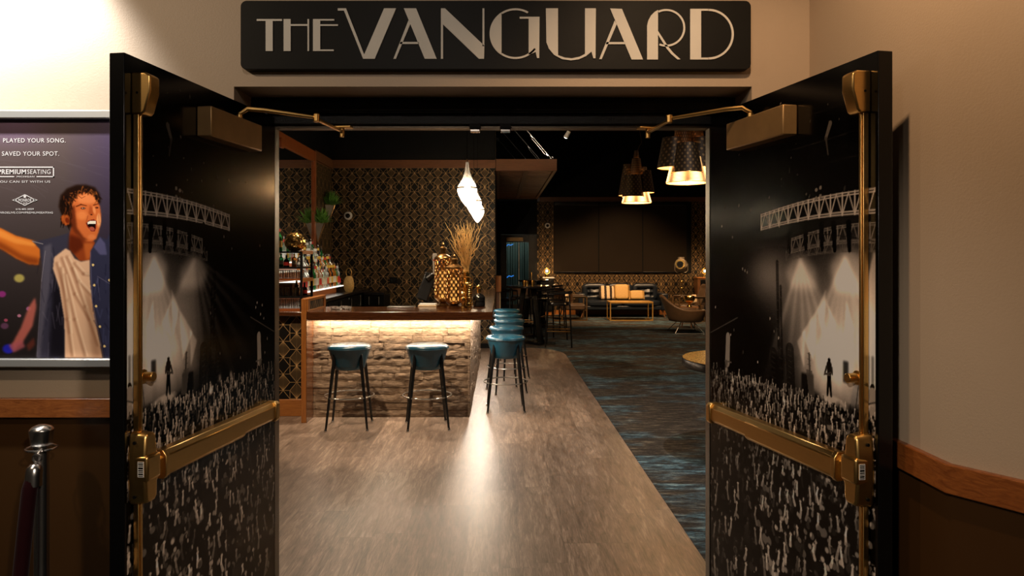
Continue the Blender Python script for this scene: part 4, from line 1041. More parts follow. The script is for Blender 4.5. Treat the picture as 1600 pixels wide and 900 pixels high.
for i in range(4): put_bottle((1, 0, 3, 5)[i], (-2.30-i*.075, 7.50+.05*(i % 2), 1.648), ['green bottle with red cap on the rack top, left of the mosaic vase', 'clear cream-labelled bottle on the rack top', 'clear white-labelled bottle on the rack top', 'pale green bottle on the rack top'][i], None).scale = (.8, .8, .8)

# ------------------------------------------------------------------ teal bar stools
def make_stool():
    t_ = thing('bar_stool', 'teal', 'bar stool')
    pf = [(0, .545), (.130, .545), (.141, .552), (.150, .585), (.172, .66), (.190, .72), (.197, .738)]
    MB().lathe(pf, n=40).build('seat', m['vinyl'], t_, ang=50)
    cu = MB().lathe([(.196, .737), (.203, .742), (.204, .750), (.196, .762), (.17, .770), (.09, .775), (0, .776)], n=40).build('seat_pad', m['vinyl'], t_, ang=60)
    MB().ring((0, 0, .740), .202, .0035, 40, 6).build('piping', m['vinyl'], cu)
    for a in (45, 135, 225, 315):
        ca, sa = math.cos(R(a)), math.sin(R(a))
        p = [(.178, .705), (.172, .66), (.176, .60), (.19, .52), (.262, .02)]; rr_ = [.004, .016, .0175, .016, .010]
        lg = MB().tube([(r_*ca, r_*sa, z) for r_, z in p], rr_, 12).build('leg', m['bleg'], t_, ang=60)
        MB().lathe([(0, 0), (.015, 0), (.017, .006), (.012, .018), (.010, .028)], (.264*ca, .264*sa, 0), 12).build('foot', m['chrome'], lg, ang=60)
    MB().ring((0, 0, .30), .226, .0065, 44, 8).build('foot_ring', m['chrome'] if False else m['steel'], t_)
    return t_
stool0 = make_stool()
sp = [((-1.395, 6.68), .06, 'teal bar stool before the stone bar front, nearer the wooden end panel', 'teal stools before the bar front'),
      ((-.672, 6.69), .16, 'teal bar stool before the stone bar front, nearer the bar corner', 'teal stools before the bar front'),
      ((.066, 7.42), .02, 'teal bar stool nearest the camera in the row along the side of bar', 'teal stools along the bar side'),
      ((.085, 8.42), .3, 'second teal bar stool in the row along the side of bar', 'teal stools along the bar side'),
      ((.134, 9.36), .5, 'third teal bar stool in the row along the side of bar', 'teal stools along the bar side'),
      ((.128, 10.18), .1, 'fourth teal bar stool in the row along the side of bar', 'teal stools along the bar side'),
      ((.118, 11.10), .4, 'farthest teal bar stool in the row along the side of bar', 'teal stools along the bar side')]
for i, (p, a, lb, gr) in enumerate(sp):
    o_ = stool0 if i == 0 else copy_tree(stool0); place(o_, (p[0], p[1], FZ), a, lb, gr)

# ------------------------------------------------------------------ on the counter
CT = FZ+1.058
m['candle'] = pbr('lit_candle_wax', (.6, .36, .12), .8, emit=(1, .46, .10), es=.9, spec=.05)
def lantern(loc, r, h, lb):
    t_ = thing('moroccan_lantern', lb, 'lantern', loc, 0, None)
    bh = h*.60; z0 = h*.13; z1 = z0+bh
    MB().lathe([(0, 0), (r*.85, 0), (r*.87, .012), (r*.5, .03), (r*.42, h*.06), (r*.9, z0-.01), (r, z0)], n=28).build('lantern_base', m['dgold'], t_)
    MB().lathe([(r, z1), (r*1.08, z1+.006), (r*1.05, z1+.018), (r*.9, z1+h*.045), (r*.55, z1+h*.075), (r*.36, z1+h*.085), (r*.33, z1+h*.15), (r*.44, z1+h*.16), (r*.42, z1+h*.18), (r*.18, z1+h*.2), (r*.16, z1+h*.22), (r*.2, z1+h*.235), (r*.08, z1+h*.26), (0, h)], n=28).build('lantern_lid', m['dgold'], t_)
    b_ = MB(); n = 12; rows = max(4, int(round(bh/(2*PI*r/n*1.5)))); ch = bh/rows; hw = PI/n
    for j in range(rows*2-1):
        for i in range(n):
            ac = 2*PI*(i+.5*(j % 2))/n; zc = z0+ch*.5+j*ch*.5; pts = []
            for k in range(14):
                q = 2*PI*k/14; pts.append((r*math.cos(ac+hw*.93*math.cos(q)), r*math.sin(ac+hw*.93*math.cos(q)), zc+ch*.47*math.sin(q)))
            b_.tube(pts, .0046, 5, 0, True)
    for k in range(4):
        a = PI/2*k+.4; b_.cyl((r*math.cos(a), r*math.sin(a), z0), (r*math.cos(a), r*math.sin(a), z1), .004, n=6)
    b_.build('pierced_body', m['dgold'], t_)
    cn = MB().cyl((0, 0, z0), (0, 0, z0+bh*.72), r*.52, n=20).build('candle', m['candle'], t_)
    MB().cyl((0, 0, z0+bh*.72), (0, 0, z0+bh*.72+.012), .0015, n=5).build('wick', m['black'], cn)
    point('candle_light', (loc[0], loc[1], loc[2]+z1-.03), .4, (1, .6, .25), .01)
lantern((-.595, 7.60, CT), .088, .685, 'taller gold pierced lantern with candle on the bar counter')
lantern((-.462, 7.38, CT), .088, .555, 'shorter gold pierced lantern with candle on the bar counter')
# vase with golden twigs
vs_ = thing('twig_vase', 'slender gold vase holding the tall twigs behind the lanterns', 'vase', (-.36, 7.80, CT))
MB().lathe([(0, 0), (.045, 0), (.05, .01), (.03, .05), (.034, .2), (.045, .33), (.04, .36), (.045, .37)], n=20).build('vase_body', m['gold'], vs_)
tw = thing('golden_twigs', 'bundle of tall curly golden twigs standing in the gold vase', 'twigs', (-.36, 7.80, CT+.30))
b = MB(); rt = random.Random(12)
for k in range(46):
    a = rt.uniform(0, 2*PI); sprd = rt.uniform(.03, .24)*(1.15 if rt.random() < .3 else .8); h = rt.uniform(.36, .60)
    pts = []; px_, py_ = rt.uniform(-.012, .012), rt.uniform(-.012, .012); ph = rt.uniform(0, 6)
    for i in range(11):
        q = i/10; wv = .014*math.sin(q*rt.uniform(14, 20)+ph)
        pts.append((px_+math.cos(a)*sprd*q**1.3+wv, py_+math.sin(a)*sprd*q**1.3*.7+.01*math.cos(q*16+ph), .03+h*q))
    b.tube(pts, [.0050-.0028*i/10 for i in range(11)], 5)
    for _ in range(2):
        i = rt.randrange(4, 9); p0 = Vector(pts[i]); dv = Vector((rt.uniform(-.05, .05), rt.uniform(-.04, .04), rt.uniform(.04, .10)))
        b.tube([p0, p0+dv*.5+Vector((.006, 0, 0)), p0+dv], [.0024, .002, .001], 4)
b.build('twig_bundle', m['twig'], tw)
# gold woven jug with ring handles
jg = thing('ring_handled_jug', 'gold woven jug with two round ring handles beside lanterns', 'jug', (-.335, 7.52, CT))
b = MB().lathe([(0, 0), (.05, 0), (.055, .01), (.048, .04), (.05, .20), (.056, .23), (.04, .255), (.035, .26)], n=24)
for j in range(9): b.ring((0, 0, .045+j*.02), .0505, .0035, 28, 6)
b.build('jug_body', m['gold'], jg)
for z in (.052, .272): MB().ring((.015, -.055, z), .046, .0058, 30, 8, axis='y').build('ring_handle', m['gold'], jg)
fn = thing('gold_finial_stopper', 'small gold turned finial bottle between lanterns and jug', 'ornament', (-.375, 7.36, CT))
MB().lathe([(0, 0), (.024, 0), (.026, .008), (.013, .02), (.012, .05), (.026, .075), (.026, .10), (.012, .12), (.022, .14), (.030, .155), (.022, .172), (0, .18)], n=20).build('finial_body', m['gold'], fn)
db = thing('squat_black_bottle', 'squat black bottle with gold knob stopper at right of counter', 'bottle', (-.215, 7.62, CT))
MB().lathe([(0, 0), (.058, 0), (.066, .01), (.066, .045), (.060, .05), (.066, .056), (.066, .10), (.045, .125), (.025, .135), (.022, .14)], n=26).build('bottle_body', gm['dark'], db)
MB().lathe([(.020, .14), (.024, .16), (.022, .185), (.032, .20), (.032, .215), (.02, .225), (0, .228)], n=18).build('stopper', m['gold'], db)
# beer tower with handles
bt = thing('beer_tower', 'chrome beer tap tower with coloured tap handles behind the lanterns', 'beer tap', (-.62, 8.15, CT))
b = MB(); b.cyl((0, 0, 0), (0, 0, .24), .035, n=20); b.cyl((-.13, 0, .25), (.13, 0, .25), .035, n=20); b.cyl((0, 0, 0), (0, 0, .012), .07, n=24)
b.build('tower_body', m['chrome'], bt)
for i, (x, c_) in enumerate(((-.105, 'white'), (-.045, 'blue'), (.03, 'green'), (.09, 'yellow'))):
    if c_ not in m: m[c_] = pbr(c_+'_tap_paint', {'blue': (.03, .05, .4), 'green': (.03, .12, .05), 'yellow': (.7, .42, .03)}[c_], .3)
    h = (.44, .36, .32, .28)[i]
    fa = MB().cyl((x, -.03, .25), (x, -.085, .25), .011, n=10); fa.tube([(x, -.075, .25), (x, -.085, .22), (x, -.085, .18)], .009, 8); fa.build('faucet', m['chrome'], bt)
    b = MB(); b.cyl((x, -.075, .25), (x, -.075, .30), .007, n=8); b.prism([(-.018, .29), (.018, .29), (.026, h+.10), (.02, h+.125), (-.02, h+.125), (-.026, h+.10)], lambda u, z: (x+u, -.088, z), lambda u, z: (x+u, -.062, z))
    hd = b.build('tap_handle', m[c_], bt, bevel=.004)
    if i == 0: MB().blob((x, -.0885, h+.05), (.019, .002, .012), 2, 16, 8).build('red_oval_badge', lm['red'], hd)
# pay terminal
pt = thing('pay_terminal', 'black tablet pay terminal leaning on its stand on the counter', 'terminal', (-.80, 8.0, CT))
b = MB(); b.box(-.10, .08, -.08, .09, 0, .02); b.build('stand_foot', m['bleg'], pt, bevel=.006)
MB().obox((-.02, .04, .02), (.01, .03, .20), .05, .03).build('stand_arm', m['bleg'], pt, bevel=.006)
MB().obox((-.065, -.05, .05), (.035, .03, .34), .13, .03, up=(0, 1, 0)).build('tablet', m['bleg'], pt, bevel=.01, seg=3)
MB().obox((-.01, -.01, .27), (.06, .02, .335), .07, .045).build('card_reader', m['bleg'], pt, bevel=.008)
for i in range(4):
    o_ = put_glass(tu, (-.70+.075*i-.06*(i > 1), 7.95+.09*(i > 1), CT), f'clear tumbler by the pay terminal, {ordn(i)} from the left', 'tumblers by the terminal')
tr = thing('bar_tray', 'low cream and steel tray lying left of the lanterns', 'tray', (-.76, 7.66, CT))
MB().box(-.10, .12, -.09, .09, 0, .012).build('tray_plate', m['cream'], tr, bevel=.004)
MB().box(-.09, .09, -.07, .07, .0125, .028).build('napkin_stack', m['white'], tr, bevel=.003)
sb = thing('steel_bar_mat', 'thin steel drip tray on the back edge of the counter', 'tray', (-1.02, 7.48, CT))
MB().box(-.14, .14, -.08, .08, 0, .012).build('drip_plate', m['steel'], sb, bevel=.003)
m['crys'] = glassmat('cut_crystal', (.95, .93, .9), .9, .08)
for i, (x, y) in enumerate(((-1.66, 7.22), (-1.60, 7.15), (-1.575, 7.27), (-1.52, 7.20))):
    o_ = MB().lathe([(0, 0), (.032, 0), (.042, .012), (.040, .030), (.030, .030), (.024, .012), (0, .010)], n=8).build('crystal_dish', m['crys'], ang=10)
    o_.location = (x, y, CT); o_.rotation_euler = (0, 0, i); tag(o_, f'small cut crystal dish at the left of the counter, {ordn(i)} from the left', 'dish', 'crystal dishes on the counter')

# ------------------------------------------------------------------ wall plants, cameras, outlet
def plant(name, loc, lb, seed):
    t_ = thing('wall_planter', lb, 'planter', loc)
    b_ = MB(); w_, d_, h = .10, .075, .31
    top = [(-w_*.2, -w_, h), (d_*1.6, -w_*.4, h), (d_*1.6, w_*.4, h), (-w_*.2, w_, h)]
    b_.add(top+[(0.01, 0, 0)], [(0, 1, 4), (1, 2, 4), (2, 3, 4), (3, 0, 4), (0, 3, 2, 1)])
    b_.build('mirrored_cone', m['steel'], t_, ang=5)
    b_ = MB()
    for k in range(4): b_.cyl(top[k], (0.01, 0, 0), .005, n=6); b_.cyl(top[k], top[(k+1) % 4], .005, n=6)
    b_.build('brass_edging', m['dgold'], t_)
    r_ = random.Random(seed); b_ = MB()
    for k in range(260):
        a = r_.uniform(0, 2*PI); e = r_.uniform(.15, 1.4); ln = r_.uniform(.14, .30)
        p0 = Vector((.06+r_.uniform(-.04, .04), r_.uniform(-.06, .06), h-.01)); dv = Vector((math.cos(a)*math.cos(e)*.8, math.sin(a)*math.cos(e), math.sin(e)))
        p1 = p0+dv*ln*.6; p2 = p0+dv*ln+Vector((0, 0, -.01))
        if p2.x < -.05: continue
        sd = dv.cross(Vector((0, 0, 1))).normalized()*.012
        b_.add([p0-sd*.4, p0+sd*.4, p1+sd, p1-sd, p2], [(0, 1, 2, 3), (3, 2, 4)])
    b_.build('foliage', m['leaf'], t_, ang=80)
plant('a', (-2.86, 11.26, 1.81), 'lower mirrored cone wall planter with green leaves by the mirror', 1)
plant('b', (-2.86, 11.94, 2.14), 'upper mirrored cone wall planter with green leaves in the corner', 2)
def dome(x, y, z, lb):
    t_ = thing('dome_camera', lb, 'security camera', (x, y, z))
    b_ = MB(); n = 28
    prof = [(.072, 0), (.072, -.02), (.062, -.04), (.042, -.045)]
    vs = [(r_*math.cos(2*PI*i/n), yy, r_*math.sin(2*PI*i/n)) for r_, yy in prof for i in range(n)]
    fs = [(k*n+i, k*n+(i+1) % n, (k+1)*n+(i+1) % n, (k+1)*n+i) for k in range(3) for i in range(n)]+[tuple(range(n))]
    b_.add(vs, fs).build('camera_housing', m['white'], t_)
    MB().blob((0, -.043, 0), (.040, .026, .040), 2, 20, 12).build('camera_dome', m['gloss'], t_)
dome(-2.61, 12.398, 2.295, 'white dome camera on the wallpapered wall behind the bar')
dome(1.32, 19.598, 2.43, 'white dome camera on the far lounge wall beside the shades')
ot = thing('wall_outlet', 'black wall outlet plate on the wallpaper behind the bar', 'outlet', (-1.83, 12.398, 1.18))
MB().box(-.07, .07, -.008, 0, -.055, .055).build('outlet_plate', m['black'], ot, bevel=.003)
for x in (-.03, .03): MB().box(x-.018, x+.018, -.011, -.008, -.03, .03).build('socket', m['gloss'], ot, bevel=.002)

# ------------------------------------------------------------------ glass pendants
m['pglass'] = thin_glass('pendant_glass', (.97, .95, .92), .3, .08, (1, .84, .62), .06, .10)
m['pfrost'] = thin_glass('lit_seeded_glass', (1, .98, .94), .3, .1, (1, .86, .66), .5, .35)
pz = 2.30
for i, (x, y, nm) in enumerate(((-.33, 7.40, 'nearest'), (-.325, 9.15, 'middle'), (-.33, 10.90, 'farthest'))):
    t_ = thing('glass_pendant', f'{nm} glass teardrop pendant lamp hanging above the bar side', 'pendant lamp', (x, y, pz), 0, 'teardrop pendants over the bar')
    MB().shell([(.100, .012), (.082, .045), (.055, .09), (.032, .15), (.020, .21), (.015, .27)], n=32).build('upper_funnel', m['pglass'], t_)
    MB().shell([(.100, -.008), (.099, -.04), (.085, -.08), (.058, -.13), (.025, -.175), (.008, -.192), (.0005, -.195)], n=32).build('lower_teardrop', m['pfrost'], t_)
    MB().ring((0, 0, -.004), .100, .003, 36, 6).build('gallery_ring', m['chrome'], t_)
    MB().cyl((0, 0, .10), (0, 0, .30), .006, n=10).build('stem', m['dgold'], t_)
    MB().cyl((0, 0, .30), (0, 0, 2.70), .0022, n=6).build('cord', m['bleg'], t_)
    MB().blob((0, 0, .045), (.022, .022, .03), 2, 14, 8).build('bulb', emis('pendant_bulb', (1, .85, .62), 25), t_)
    point('pendant_light', (x, y, pz-.05), (26, 34, 62)[i], (1, .78, .52), .05)

# ------------------------------------------------------------------ hanging slatted canopy with cables
cn = thing('slatted_canopy', 'dark wood slatted canopy hung on cables from the black wall', 'canopy', (.45, 12.42, 3.08))
m['slat'] = wood('canopy_wood', (.075, .030, .012), (.13, .055, .022), (2, 20, 20), .45, coat=0)
b = MB(); x0, x1, ln = -.51, .55, 6.2
b.box(x0, x1, 0, .06, 0, .20); b.box(x0, x1, ln-.06, ln, 0, .2); b.box(x1-.06, x1, .06, ln-.06, 0, .2); b.box(x0, x0+.06, .06, ln-.06, 0, .2)
b.build('canopy_frame', m['band'], cn, bevel=.004)
MB().box(-.02, .06, .06, ln-.06, .01, .12).build('center_beam', m['slat'], cn)
for k in range(24):
    y = .20+k*.25; MB().box(x0+.06, x1-.06, y, y+.17, .03, .055).build('slat', m['band'], cn)
MB().box(x0, x1, 0.06, ln, .196, .206).build('top_board', m['black'], cn)
cab = None
for i, y in enumerate((12.65, 13.9, 15.6, 17.3)):
    t_ = thing('canopy_cable', '', 'cable', (.92, y, 3.286), 0, 'steel cables holding the canopy')
    t_['label'] = ['nearest', 'second nearest', 'third nearest', 'farthest'][i]+' steel cable with turnbuckle holding the slatted canopy'
    e = Vector((-.985, 0, 1.17)); d_ = e.normalized()
    MB().cyl((0, 0, .03), e, .006, n=8).build('steel_rope', m['steel'], t_)
    p0 = d_*.12; p1 = d_*.55
    b = MB(); u = Vector((0, 1, 0)).cross(d_)
    for s_ in (-1, 1): b.cyl(p0+u*s_*.016, p1+u*s_*.016, .006, n=8)
    b.cyl(p0-d_*.02, p0+d_*.03, .02, n=10); b.cyl(p1-d_*.03, p1+d_*.02, .02, n=10); b.build('turnbuckle', m['chrome'], t_)
    b = MB(); b.ring((0, 0, .035), .028, .008, 18, 8, axis='y'); b.ring(e*.97, .03, .008, 18, 8, axis='y'); b.build('eye_ring', m['chrome'], t_)
# ================================================================== lounge
# perforated gold cone pendants
def perf():
    t = NT('perforated_dark_shade'); x, y, z = t.xyz(); M = t.M
    a = M('MULTIPLY', M('ARCTAN2', y, x), 1.0)
    u = M('MULTIPLY', a, 18); v = M('MULTIPLY', z, 90)
    g = M('MULTIPLY', M('SINE', M('MULTIPLY', u, 1.5)), M('SINE', v))
    hole = M('GREATER_THAN', g, .45)
    t.set(col=t.mix(hole, (.035, .020, .010), (.16, .09, .035)), rough=.45, metal=.6); return t.mat
m['perf'] = perf()
t = NT('lit_gold_shade_lining'); t.set(col=(.8, .5, .2), rough=.4, metal=.5, emit=(1, .52, .16), es=2.2); m['lining'] = t.mat
t = NT('lit_rattan_band'); x, y, z = t.xyz()
stp = t.M('GREATER_THAN', t.M('SINE', t.M('MULTIPLY', z, 380)), -.2)
sv = t.M('ADD', .35, t.M('MULTIPLY', t.M('POWER', t.M('ABSOLUTE', t.M('SINE', t.M('MULTIPLY', t.M('ARCTAN2', y, x), 3.5))), 2), 3.0))
t.set(col=(.5, .25, .08), rough=.5, emit=(1, .55, .20), es=t.M('MULTIPLY', t.M('ADD', stp, .25), t.M('MULTIPLY', sv, 1.6))); m['glowband'] = t.mat
m['bulb'] = emis('warm_bulb', (1, .66, .3), 45)
for i, (x, y, rot, lb) in enumerate(((2.06, 7.86, 0.1, 'nearer cluster pendant of overlapping perforated cone shades over the lounge'), (2.07, 10.8, -.5, 'farther cluster pendant of overlapping perforated cone shades over the lounge'))):
    t_ = thing('cone_cluster_pendant', lb, 'pendant lamp', (x, y, 2.40), 0, 'cone cluster pendants in the lounge')
    flip = -1 if i == 0 else 1
    cones = [(0, 0, .14, .224, .0, .30), (-.07, -.10, .104, .168, .085, .41), (.125, -.06, .078, .130, .15, .48), (-.11, .09, .075, .15, .12, .59), (-.005, .0, .062, .092, .40, .67), (0, .02, .028, .046, .66, .79), (.10, .10, .07, .12, .2, .55)]
    if i == 0: cones = [(0, 0, .16, .228, .0, .28), (-.03, -.11, .105, .165, .10, .42), (.15, .02, .10, .15, .17, .50), (-.15, .03, .11, .17, .17, .50), (-.04, .02, .075, .10, .42, .75), (.05, .0, .05, .07, .70, .95), (.12, .1, .07, .1, .45, .7)]
    for k, (cx, cy, rt_, rb_, za, zb_) in enumerate(cones):
        mt = m['glowband'] if k == 0 else m['perf']
        s_ = MB().shell([(rb_, za), (rt_, zb_)], (cx, cy, 0), 30).build('cone_shade', mt, t_)
        MB().shell([(rb_-.005, za+.001), (rt_-.005, zb_-.001)], (cx, cy, 0), 30).build('gold_lining', m['lining'], s_)
        MB().ring((cx, cy, za), rb_, .004, 32, 6).build('rim', m['gold'], s_)
    for cx, cy, z in ((-.07, -.08, .30), (.12, -.05, .36), (0, 0, .12), (-.11, .09, .40)):
        MB().blob((cx, cy, z), (.022, .022, .03), 2, 12, 8).build('bulb', m['bulb'], t_)
    top = max(c[5] for c in cones)
    MB().tube([(0, 0, top-.05), (.04, 0, top+.06), (.075, 0, top+.12), (.055, 0, top+.25), (.03, 0, top+.4), (.05, 0, 2.6)], .004, 6).build('cord', m['dgold'], t_)
    point('shade_light', (x, y, 2.42), 22, (1, .62, .28), .05)

# far window shades
for i, (xa, xb, nm) in enumerate(((1.505, 2.70, 'left'), (2.73, 3.90, 'middle'), (3.93, 5.11, 'right'))):
    t_ = thing('roller_shade', f'{nm} of three dark roller shades on the far lounge wall', 'window shade', ((xa+xb)/2, 19.56, 1.145), 0, 'roller shades on the far wall')
    h = (xb-xa)/2
    MB().box(-h, h, -.004, 0, .03, 1.84).build('shade_fabric', m['shade'], t_)
    MB().box(-h, h, -.012, .006, 0, .03).build('bottom_bar', m['bleg'], t_, bevel=.003)
    MB().box(-h, h, -.05, .03, 1.84, 1.92).build('roller_case', m['bleg'], t_, bevel=.004)
st('window_1', MB().box(1.49, 5.25, 19.57, 19.6, 1.13, 3.08), m['black'], 'black window opening behind the roller shades')

# far glazed door with the night outside
d3 = thing('door_3', 'black framed glass door at the far left of the lounge', None, (.53, 19.62, FZ)); d3['kind'] = 'structure'
b = MB()
for q in ((-.49, -.325, 0, 2.18), (.275, .51, 0, 2.18), (-.325, .275, 1.97, 2.18), (-.325, .275, 0, .27)): b.box(q[0], q[1], -.03, .03, q[2], q[3])
b.build('door_frame', m['bleg'], d3, bevel=.004)
m['dglass'] = thin_glass('dark_door_glass', (.6, .68, .68), .3, .02)
MB().box(-.325, .275, -.004, .004, .27, 1.97).build('pane', m['dglass'], d3)
MB().box(-.33, .12, -.075, -.03, 2.0, 2.10).build('door_closer', m['brassp'], d3, bevel=.004)
b = MB().cyl((.35, -.06, .95), (.35, -.06, 1.15), .012, n=10); b.build('door_handle', m['gold'], d3)
MB().box(-.0, .02, -.012, .012, .27, 1.97).build('glazing_bar', m['steel'], d3)
t = NT('grey_green_curtain'); x, y, z = t.xyz()
f_ = t.M('ADD', .5, t.M('MULTIPLY', .5, t.M('SINE', t.M('MULTIPLY', x, 90))))
t.set(col=t.mix(f_, (.03, .035, .03), (.14, .16, .14)), rough=.6); m['curt'] = t.mat
b = MB(); n = 60
pts = [(-.6+2.0*k/n, .03*math.sin(k*1.3)) for k in range(n+1)]
b.add([(x_, y_, 0) for x_, y_ in pts]+[(x_, y_, 2.4) for x_, y_ in pts], [(k, k+1, n+2+k, n+1+k) for k in range(n)])
st_ = tag(b.build('pleated_curtain', m['curt'], None, ang=60), 'grey green pleated curtain seen through the glass door', 'curtain'); st_.location = (.2, 20.9, FZ)
b = MB(); b.box(-1.2, 2.2, 19.7, 21.1, -.05, 0); b.box(-1.2, 2.2, 21.05, 21.1, 0, 2.6); b.box(-1.2, -1.15, 19.7, 21.1, 0, 2.6); b.box(2.15, 2.2, 19.7, 21.1, 0, 2.6); b.box(-1.2, 2.2, 19.7, 21.1, 2.55, 2.6)
st('wall_passage', b, m['black'], 'dark passage behind the glass door')
area('passage_light', (.4, 20.3, 2.5), (0, 0, 0), 1.2, .3, 16, (.9, 1, .9))
nb = thing('blue_neon_light', 'small blue neon tube glowing behind the glass door', 'neon light', (.28, 20.6, 1.88))
MB().tube([(-.08, 0, 0), (-.02, 0, .05), (.05, 0, .03), (.12, 0, .06)], .012, 8).build('neon_tube', emis('blue_neon', (.05, .3, 1), 1.6), nb)
nb2 = copy_tree(nb); place(nb2, (.30, 20.6, .98), .2, 'lower blue neon tube glowing behind the glass door')

# small wood ledge and post past the bar wall
hs = thing('host_stand', 'slim wooden stand with thick top just past the wallpapered wall', 'stand', (-.01, 12.95, FZ))
MB().box(-.055, .02, -.12, .12, 0, .95).build('stand_body', m['iwood'], hs, bevel=.004)
MB().box(-.055, .045, -.15, .15, .95, 1.24).build('stand_top', m['owood'], hs, bevel=.008)
MB().box(.02, .034, -.10, .08, .02, .93).build('cream_panel', m['cream'], hs)

# high tables
def high_table(loc, r, lb):
    t_ = thing('high_table', lb, 'table', loc, .3, 'black high tables past the bar')
    MB().lathe([(0, 1.02), (r-.01, 1.02), (r, 1.03), (r, 1.05), (r-.01, 1.06), (0, 1.06)], n=44).build('table_top', m['btable'], t_)
    for a in (20, 110, 200, 290):
        ca, sa = math.cos(R(a)), math.sin(R(a))
        MB().obox((ca*.13, sa*.13, 1.02), (ca*.30, sa*.30, .03), .075, .05).build('leg', m['bleg'], t_, bevel=.004)
    b_ = MB()
    for a in (20, 110): ca, sa = math.cos(R(a)), math.sin(R(a)); b_.obox((-ca*.34, -sa*.34, .025), (ca*.34, sa*.34, .025), .09, .05)
    b_.build('cross_base', m['bleg'], t_, bevel=.004)
high_table((.54, 13.1, 0), .41, 'nearer round black high table past the teal stools')
high_table((.80, 16.3, 0), .36, 'farther round black high table toward the glass door')
for i, (x, y, z) in enumerate(((.50, 13.0, 1.06), (.46, 13.25, 1.06), (.62, 13.3, 1.06), (.95, 16.2, 1.06))):
    t_ = thing('candle_holder', ['gold votive candle at the front of the nearer high table', 'gold votive candle at the left of the nearer high table', 'gold votive candle behind on the nearer high table', 'gold votive candle on the farther high table'][i], 'candle', (x, y, z))
    MB().lathe([(0, 0), (.028, 0), (.034, .02), (.032, .085), (.028, .085), (.026, .012), (0, .01)], n=16).build('holder', m['gold'], t_)
    MB().cyl((0, 0, .012), (0, 0, .06), .022, n=12).build('candle', m['candle'], t_)
    if i in (0, 3): point('candle_light', (x, y, z+.11), .8, (1, .55, .2), .01)
# black armed bar chairs
def make_chair():
    t_ = thing('black_bar_chair', '', 'bar chair')
    MB().blob((0, 0, .755), (.21, .20, .035), 4, 24, 8).build('seat', m['btable'], t_)
    for sx in (-1, 1):
        for sy in (-1, 1):
            top = .90 if sy > 0 else .93
            MB().tube([(sx*.24, sy*.23, 0), (sx*.205, sy*.195, .74), (sx*.20, sy*.19, top)], .014, 8).build('leg', m['bleg'], t_)
    b_ = MB(); b_.tube([(-.20, -.19, .92), (-.215, 0, .935), (-.20, .17, .95), (-.12, .225, .96), (0, .235, .965), (.12, .225, .96), (.20, .17, .95), (.215, 0, .935), (.20, -.19, .92)], .016, 10); b_.build('arm_rail', m['bleg'], t_)
    pts = [(-.16, .195), (-.08, .225), (0, .233), (.08, .225), (.16, .195)]
    b_ = MB(); b_.add([(x_, y_, .80) for x_, y_ in pts]+[(x_, y_, .945) for x_, y_ in pts]+[(x_, y_+.012, .80) for x_, y_ in pts]+[(x_, y_+.012, .945) for x_, y_ in pts],
        [(k, k+1, 6+k, 5+k) for k in range(4)]+[(10+k, 15+k, 16+k, 11+k) for k in range(4)]); b_.build('back_panel', m['iwood'], t_)
    b_ = MB(); z = .28; c4 = [(-.225, -.215, z), (.225, -.215, z), (.225, .215, z), (-.225, .215, z)]
    for k in range(4): b_.cyl(c4[k], c4[(k+1) % 4], .010, n=8)
    b_.build('foot_rail', m['dgold'], t_)
    return t_
ch0 = make_chair()
for i, (x, y, a, lb) in enumerate(((1.06, 12.75, -PI/2-.1, 'black armed bar chair nearest the camera right of the high table'), (.98, 13.75, -PI/2+.5, 'black armed bar chair behind the right side of the nearer high table'),
        (.10, 13.9, PI/2-.4, 'black armed bar chair at the far left of the nearer high table'), (1.15, 15.6, -PI/2-.3, 'black armed bar chair before the farther high table'), (.45, 14.55, .1, 'black armed bar chair standing between the two high tables'))):
    o_ = ch0 if i == 0 else copy_tree(ch0); place(o_, (x, y, 0), a, lb, 'black bar chairs at the high tables')

# ------------------------------------------------------------------ sofa
sf = thing('leather_sofa', 'long navy tufted leather sofa against the far lounge wall', 'sofa', (3.23, 19.05, 0))
MB().box(-1.0, 1.0, -.40, .34, .20, .30).build('sofa_frame', m['dleather'], sf, bevel=.02, seg=3)
for k in range(2): MB().blob((-.5+k*1.0, -.08, .365), (.50, .36, .075), 5, 40, 12).build('seat_cushion', m['dleather'], sf)
def tuft(q):
    x, y, z = q; d = 0
    for bx_ in (-.5, 0.0, .5):
        for bz_ in (-.35, .35): d += math.exp(-((x-bx_)**2*90+(z-bz_)**2*60))
    return (x, y*(1-.7*min(1, d)) if y < 0 else y, z)
for k in range(3): MB().blob((-.67+k*.67, .20, .64), (.345, .13, .23), 4.5, 72, 40, fn=tuft).build('back_cushion', m['dleather'], sf)
MB().box(-1.0, 1.0, .28, .42, .2, .80).build('sofa_back', m['dleather'], sf, bevel=.03, seg=3)
for s_ in (-1, 1): MB().box(s_*1.08-.09, s_*1.08+.09, -.42, .42, .18, .62).build('armrest', m['dleather'], sf, bevel=.03, seg=3)
for sx in (-1, 1):
    for sy in (-1, 1): MB().cyl((sx*1.02, sy*.34, .2), (sx*1.09, sy*.38, 0), .026, .016, 10).build('leg', m['iwood'], sf)
